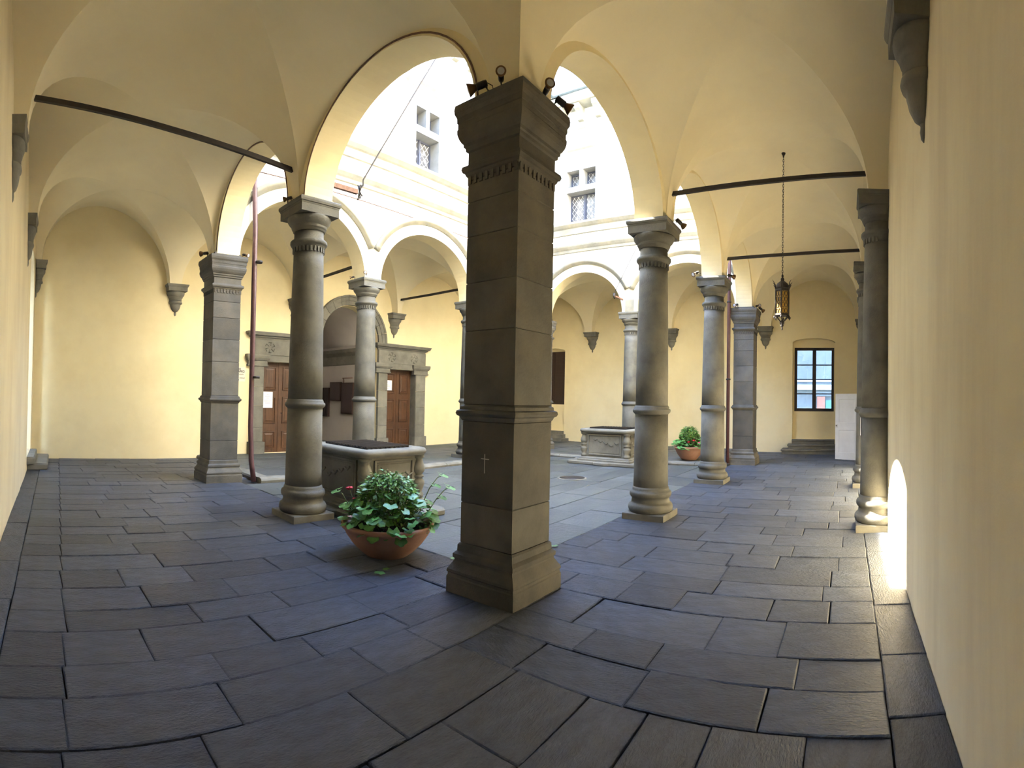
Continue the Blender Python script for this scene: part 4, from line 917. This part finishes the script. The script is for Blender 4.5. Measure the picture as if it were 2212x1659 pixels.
# ================================================================== PLANTERS
leafm = MB(); n = 20; pts = [(0, 0, 0.0)]
for i in range(n + 1):
    a = -2.5 + 5.0 * i / n; lob = 0.78 + 0.22 * abs(math.cos(2.5 * a)); r_ = lob * (1.0 - 0.12 * abs(a) / 2.5)
    pts.append((0.15 + r_ * math.cos(a) * 0.85, r_ * math.sin(a), 0.16 * r_ * r_ - 0.08 * math.cos(5 * a) * 0.5))
leafm.add(pts, [(0, i, i + 1) for i in range(1, n + 1)], True)
smallm = MB().add([(0, 0, 0), (0.35, 0.26, 0.08), (1, 0, -0.12), (0.35, -0.26, 0.08), (0.5, 0, 0.0)], [(0, 4, 1), (1, 4, 2), (0, 3, 4), (3, 2, 4)], True)
def bowl(name, cx, cy, z, r, h, lab, seed, s_bush, n_leaf, flowers, vine=False):
    R2 = random.Random(seed); o = empty(name, (cx, cy, z))
    k = h / 0.33; q = r / 0.475
    MB().lathe([(0.19 * q, 0.0), (0.22 * q, 0.004), (0.28 * q, 0.05 * k), (0.36 * q, 0.13 * k), (0.42 * q, 0.215 * k), (0.45 * q, 0.275 * k), (0.470 * q, 0.283 * k), (0.478 * q, 0.305 * k), (0.472 * q, 0.325 * k), (0.45 * q, 0.33 * k), (0.43 * q, 0.318 * k), (0.41 * q, 0.27 * k)], 40, cap1=False).build('terracotta_bowl', 'terracotta', o)
    MB().lathe([(0.415 * q, 0.272 * k), (0.2 * q, 0.285 * k), (0.01, 0.29 * k)], 24, cap0=False).build('soil', 'soil', o)
    zr = 0.28 * k
    B = MB()                                             # dense centre bush
    for i in range(int(2600 * s_bush)):
        a = R2.uniform(0, 2 * PI); ph = math.acos(R2.uniform(-0.7, 1)); rr = R2.uniform(0.55, 1.0) ** 0.5
        c = Vector((0.30 * q * rr * math.sin(ph) * math.cos(a), 0.30 * q * rr * math.sin(ph) * math.sin(a), zr + 0.24 + 0.29 * k * rr * math.cos(ph) + R2.uniform(-.02, .05)))
        d = Vector((math.cos(a) + R2.uniform(-.7, .7), math.sin(a) + R2.uniform(-.7, .7), R2.uniform(-0.7, 0.6))).normalized(); sd = d.cross(Vector((R2.uniform(-.4, .4), R2.uniform(-.4, .4), 1))).normalized(); nn = sd.cross(d)
        L = R2.uniform(0.04, 0.075)
        B.add([c + d * p[0] * L + sd * p[1] * L + nn * p[2] * L for p in map(Vector, smallm.v)], smallm.f, True)
    tag(B.build('bush_foliage', 'bush_leaf', o), kind='stuff')
    B = MB()
    for i in range(26):
        a = R2.uniform(0, 2 * PI); e = R2.uniform(0.05, 0.2) * q; B.tube([(0.05 * math.cos(a), 0.05 * math.sin(a), zr), (e * math.cos(a), e * math.sin(a), zr + 0.2), (e * 1.3 * math.cos(a), e * 1.3 * math.sin(a), zr + 0.42)], 0.006, 5)
    B.build('bush_stems', 'stem', o)
    S = MB(); proto_leaf = None
    def leaf(p, yaw, tilt, roll, L):
        nonlocal proto_leaf
        if proto_leaf is None: proto_leaf = leafm.build('leaf', 'leaf', o); lf_ = proto_leaf
        else: lf_ = proto_leaf.copy(); col.objects.link(lf_); lf_.parent = o
        lf_.location = p; lf_.rotation_euler = (roll, tilt, yaw); lf_.scale = (L, L, L)
    for i in range(n_leaf):
        a = R2.uniform(0, 2 * PI); rr = R2.uniform(0.26, 0.50) * q; hz = zr + R2.uniform(0.03, 0.26) * (1.15 - rr / (0.6 * q)) * 2 + (0.0 if rr < 0.42 * q else -0.02)
        p = Vector((rr * math.cos(a), rr * math.sin(a), hz)); L = R2.uniform(0.048, 0.085)
        leaf(p, a + R2.uniform(-.7, .7), R2.uniform(-0.1, 0.75), R2.uniform(-.4, .4), L)
        S.tube([(rr * 0.55 * math.cos(a), rr * 0.55 * math.sin(a), zr), (rr * 0.8 * math.cos(a), rr * 0.8 * math.sin(a), (zr + hz) / 2 + 0.03), p], 0.004, 5)
    if vine:
        for (dx, dy, hts) in ((0.36, -0.30, (0.25, 0.42, 0.52)), (0.40, -0.36, (0.16, 0.30, 0.40)), (-0.40, 0.33, (0.2, 0.34))):
            pp = [(dx * 0.6, dy * 0.6, zr)] + [(dx * (0.75 + 0.16 * i), dy * (0.75 + 0.16 * i), zr + h_ - 0.02) for i, h_ in enumerate(hts)]
            S.tube(pp, 0.005, 5)
            for i, p in enumerate(pp[1:]):
                for sgn in (-1, 1):
                    aa = math.atan2(dy, dx) + sgn * 0.9; e = Vector(p) + Vector((math.cos(aa) * 0.07, math.sin(aa) * 0.07, 0.03)); S.tube([p, e], 0.003, 4); leaf(e, aa, 0.35, 0.2 * sgn, 0.075)
        for a, rr, h_ in ((-2.3, 0.40, -0.03), (-2.0, 0.47, -0.07), (-2.55, 0.46, -0.05), (-1.8, 0.44, 0.0), (-2.15, 0.45, 0.02)): leaf(Vector((rr * math.cos(a), rr * math.sin(a), zr + h_ + 0.05)), a, 0.9, 0.1, 0.07)
    S.build('leaf_stalks', 'stem', o)
    for (a, rr, h_, m_) in flowers:
        c = Vector((rr * math.cos(a), rr * math.sin(a), zr + h_)); fl_ = MB()
        for i in range(7):
            d = Vector((R2.uniform(-1, 1), R2.uniform(-1, 1), R2.uniform(-0.2, 1))).normalized(); s_ = 0.022
            fl_.lathe([(0.002, -s_ * .6), (s_ * .8, -s_ * .2), (s_, 0.1 * s_), (s_ * .6, .5 * s_), (.002, .6 * s_)], 8); 
            fl_.v[-40:] = [tuple(Vector(v) + c + d * 0.022) for v in fl_.v[-40:]]
        fl_.build('flower', m_, o)
        MB().tube([(c.x * 0.7, c.y * 0.7, zr), c], 0.004, 5).build('flower_stalk', 'stem', o)
    return tag(o, lab, 'planter', 'terracotta planters')
bowl('planter_bowl', -0.075, 1.44, 0.0, 0.475, 0.33, 'large terracotta bowl of green leafy plants left of the foreground pier', 3, 1.0, 160, [(2.35, 0.40, 0.36, 'flower_red'), (2.6, 0.33, 0.26, 'flower_red')], True)
bowl('planter_bowl', 9.72, 1.42, RAISE, 0.40, 0.36, 'smaller terracotta bowl with red and pink flowers by the far kerb', 8, 0.8, 130, [(-2.5, 0.34, 0.22, 'flower_red'), (-2.1, 0.38, 0.16, 'flower_pink'), (-2.9, 0.30, 0.18, 'flower_red')])

# ================================================================== SMALL THINGS ON THE FLOOR
mh = empty('manhole_cover', (5.85, 2.72, 0.0)); MB().lathe([(0.30, -0.01), (0.30, 0.010), (0.27, 0.012)], 32).build('frame', 'grey_stone', mh); MB().lathe([(0.265, -0.01), (0.262, 0.014), (0.01, 0.015)], 32).build('lid', 'iron', mh)
tag(mh, 'round manhole cover in the court paving left of the far well', 'manhole cover')
for (x, y, rz, s_, lab) in ((-0.55, 0.98, 0.3, 0.06, 'fallen green leaf nearest the planter bowl front'), (-0.42, 1.02, 2.0, 0.045, 'small fallen leaf just under the planter bowl'), (0.30, 0.85, 1.0, 0.05, 'fallen pale green leaf between planter and foreground pier'), (1.35, 0.35, 4.0, 0.05, 'fallen leaf on the court paving right of the foreground pier')):
    l_ = leafm.build('fallen_leaf', 'leaf'); l_.location = (x, y, 0.016); l_.rotation_euler = (0, 0, rz); l_.scale = (s_, s_, s_ * 0.5); tag(l_, lab, 'leaf', 'fallen leaves')
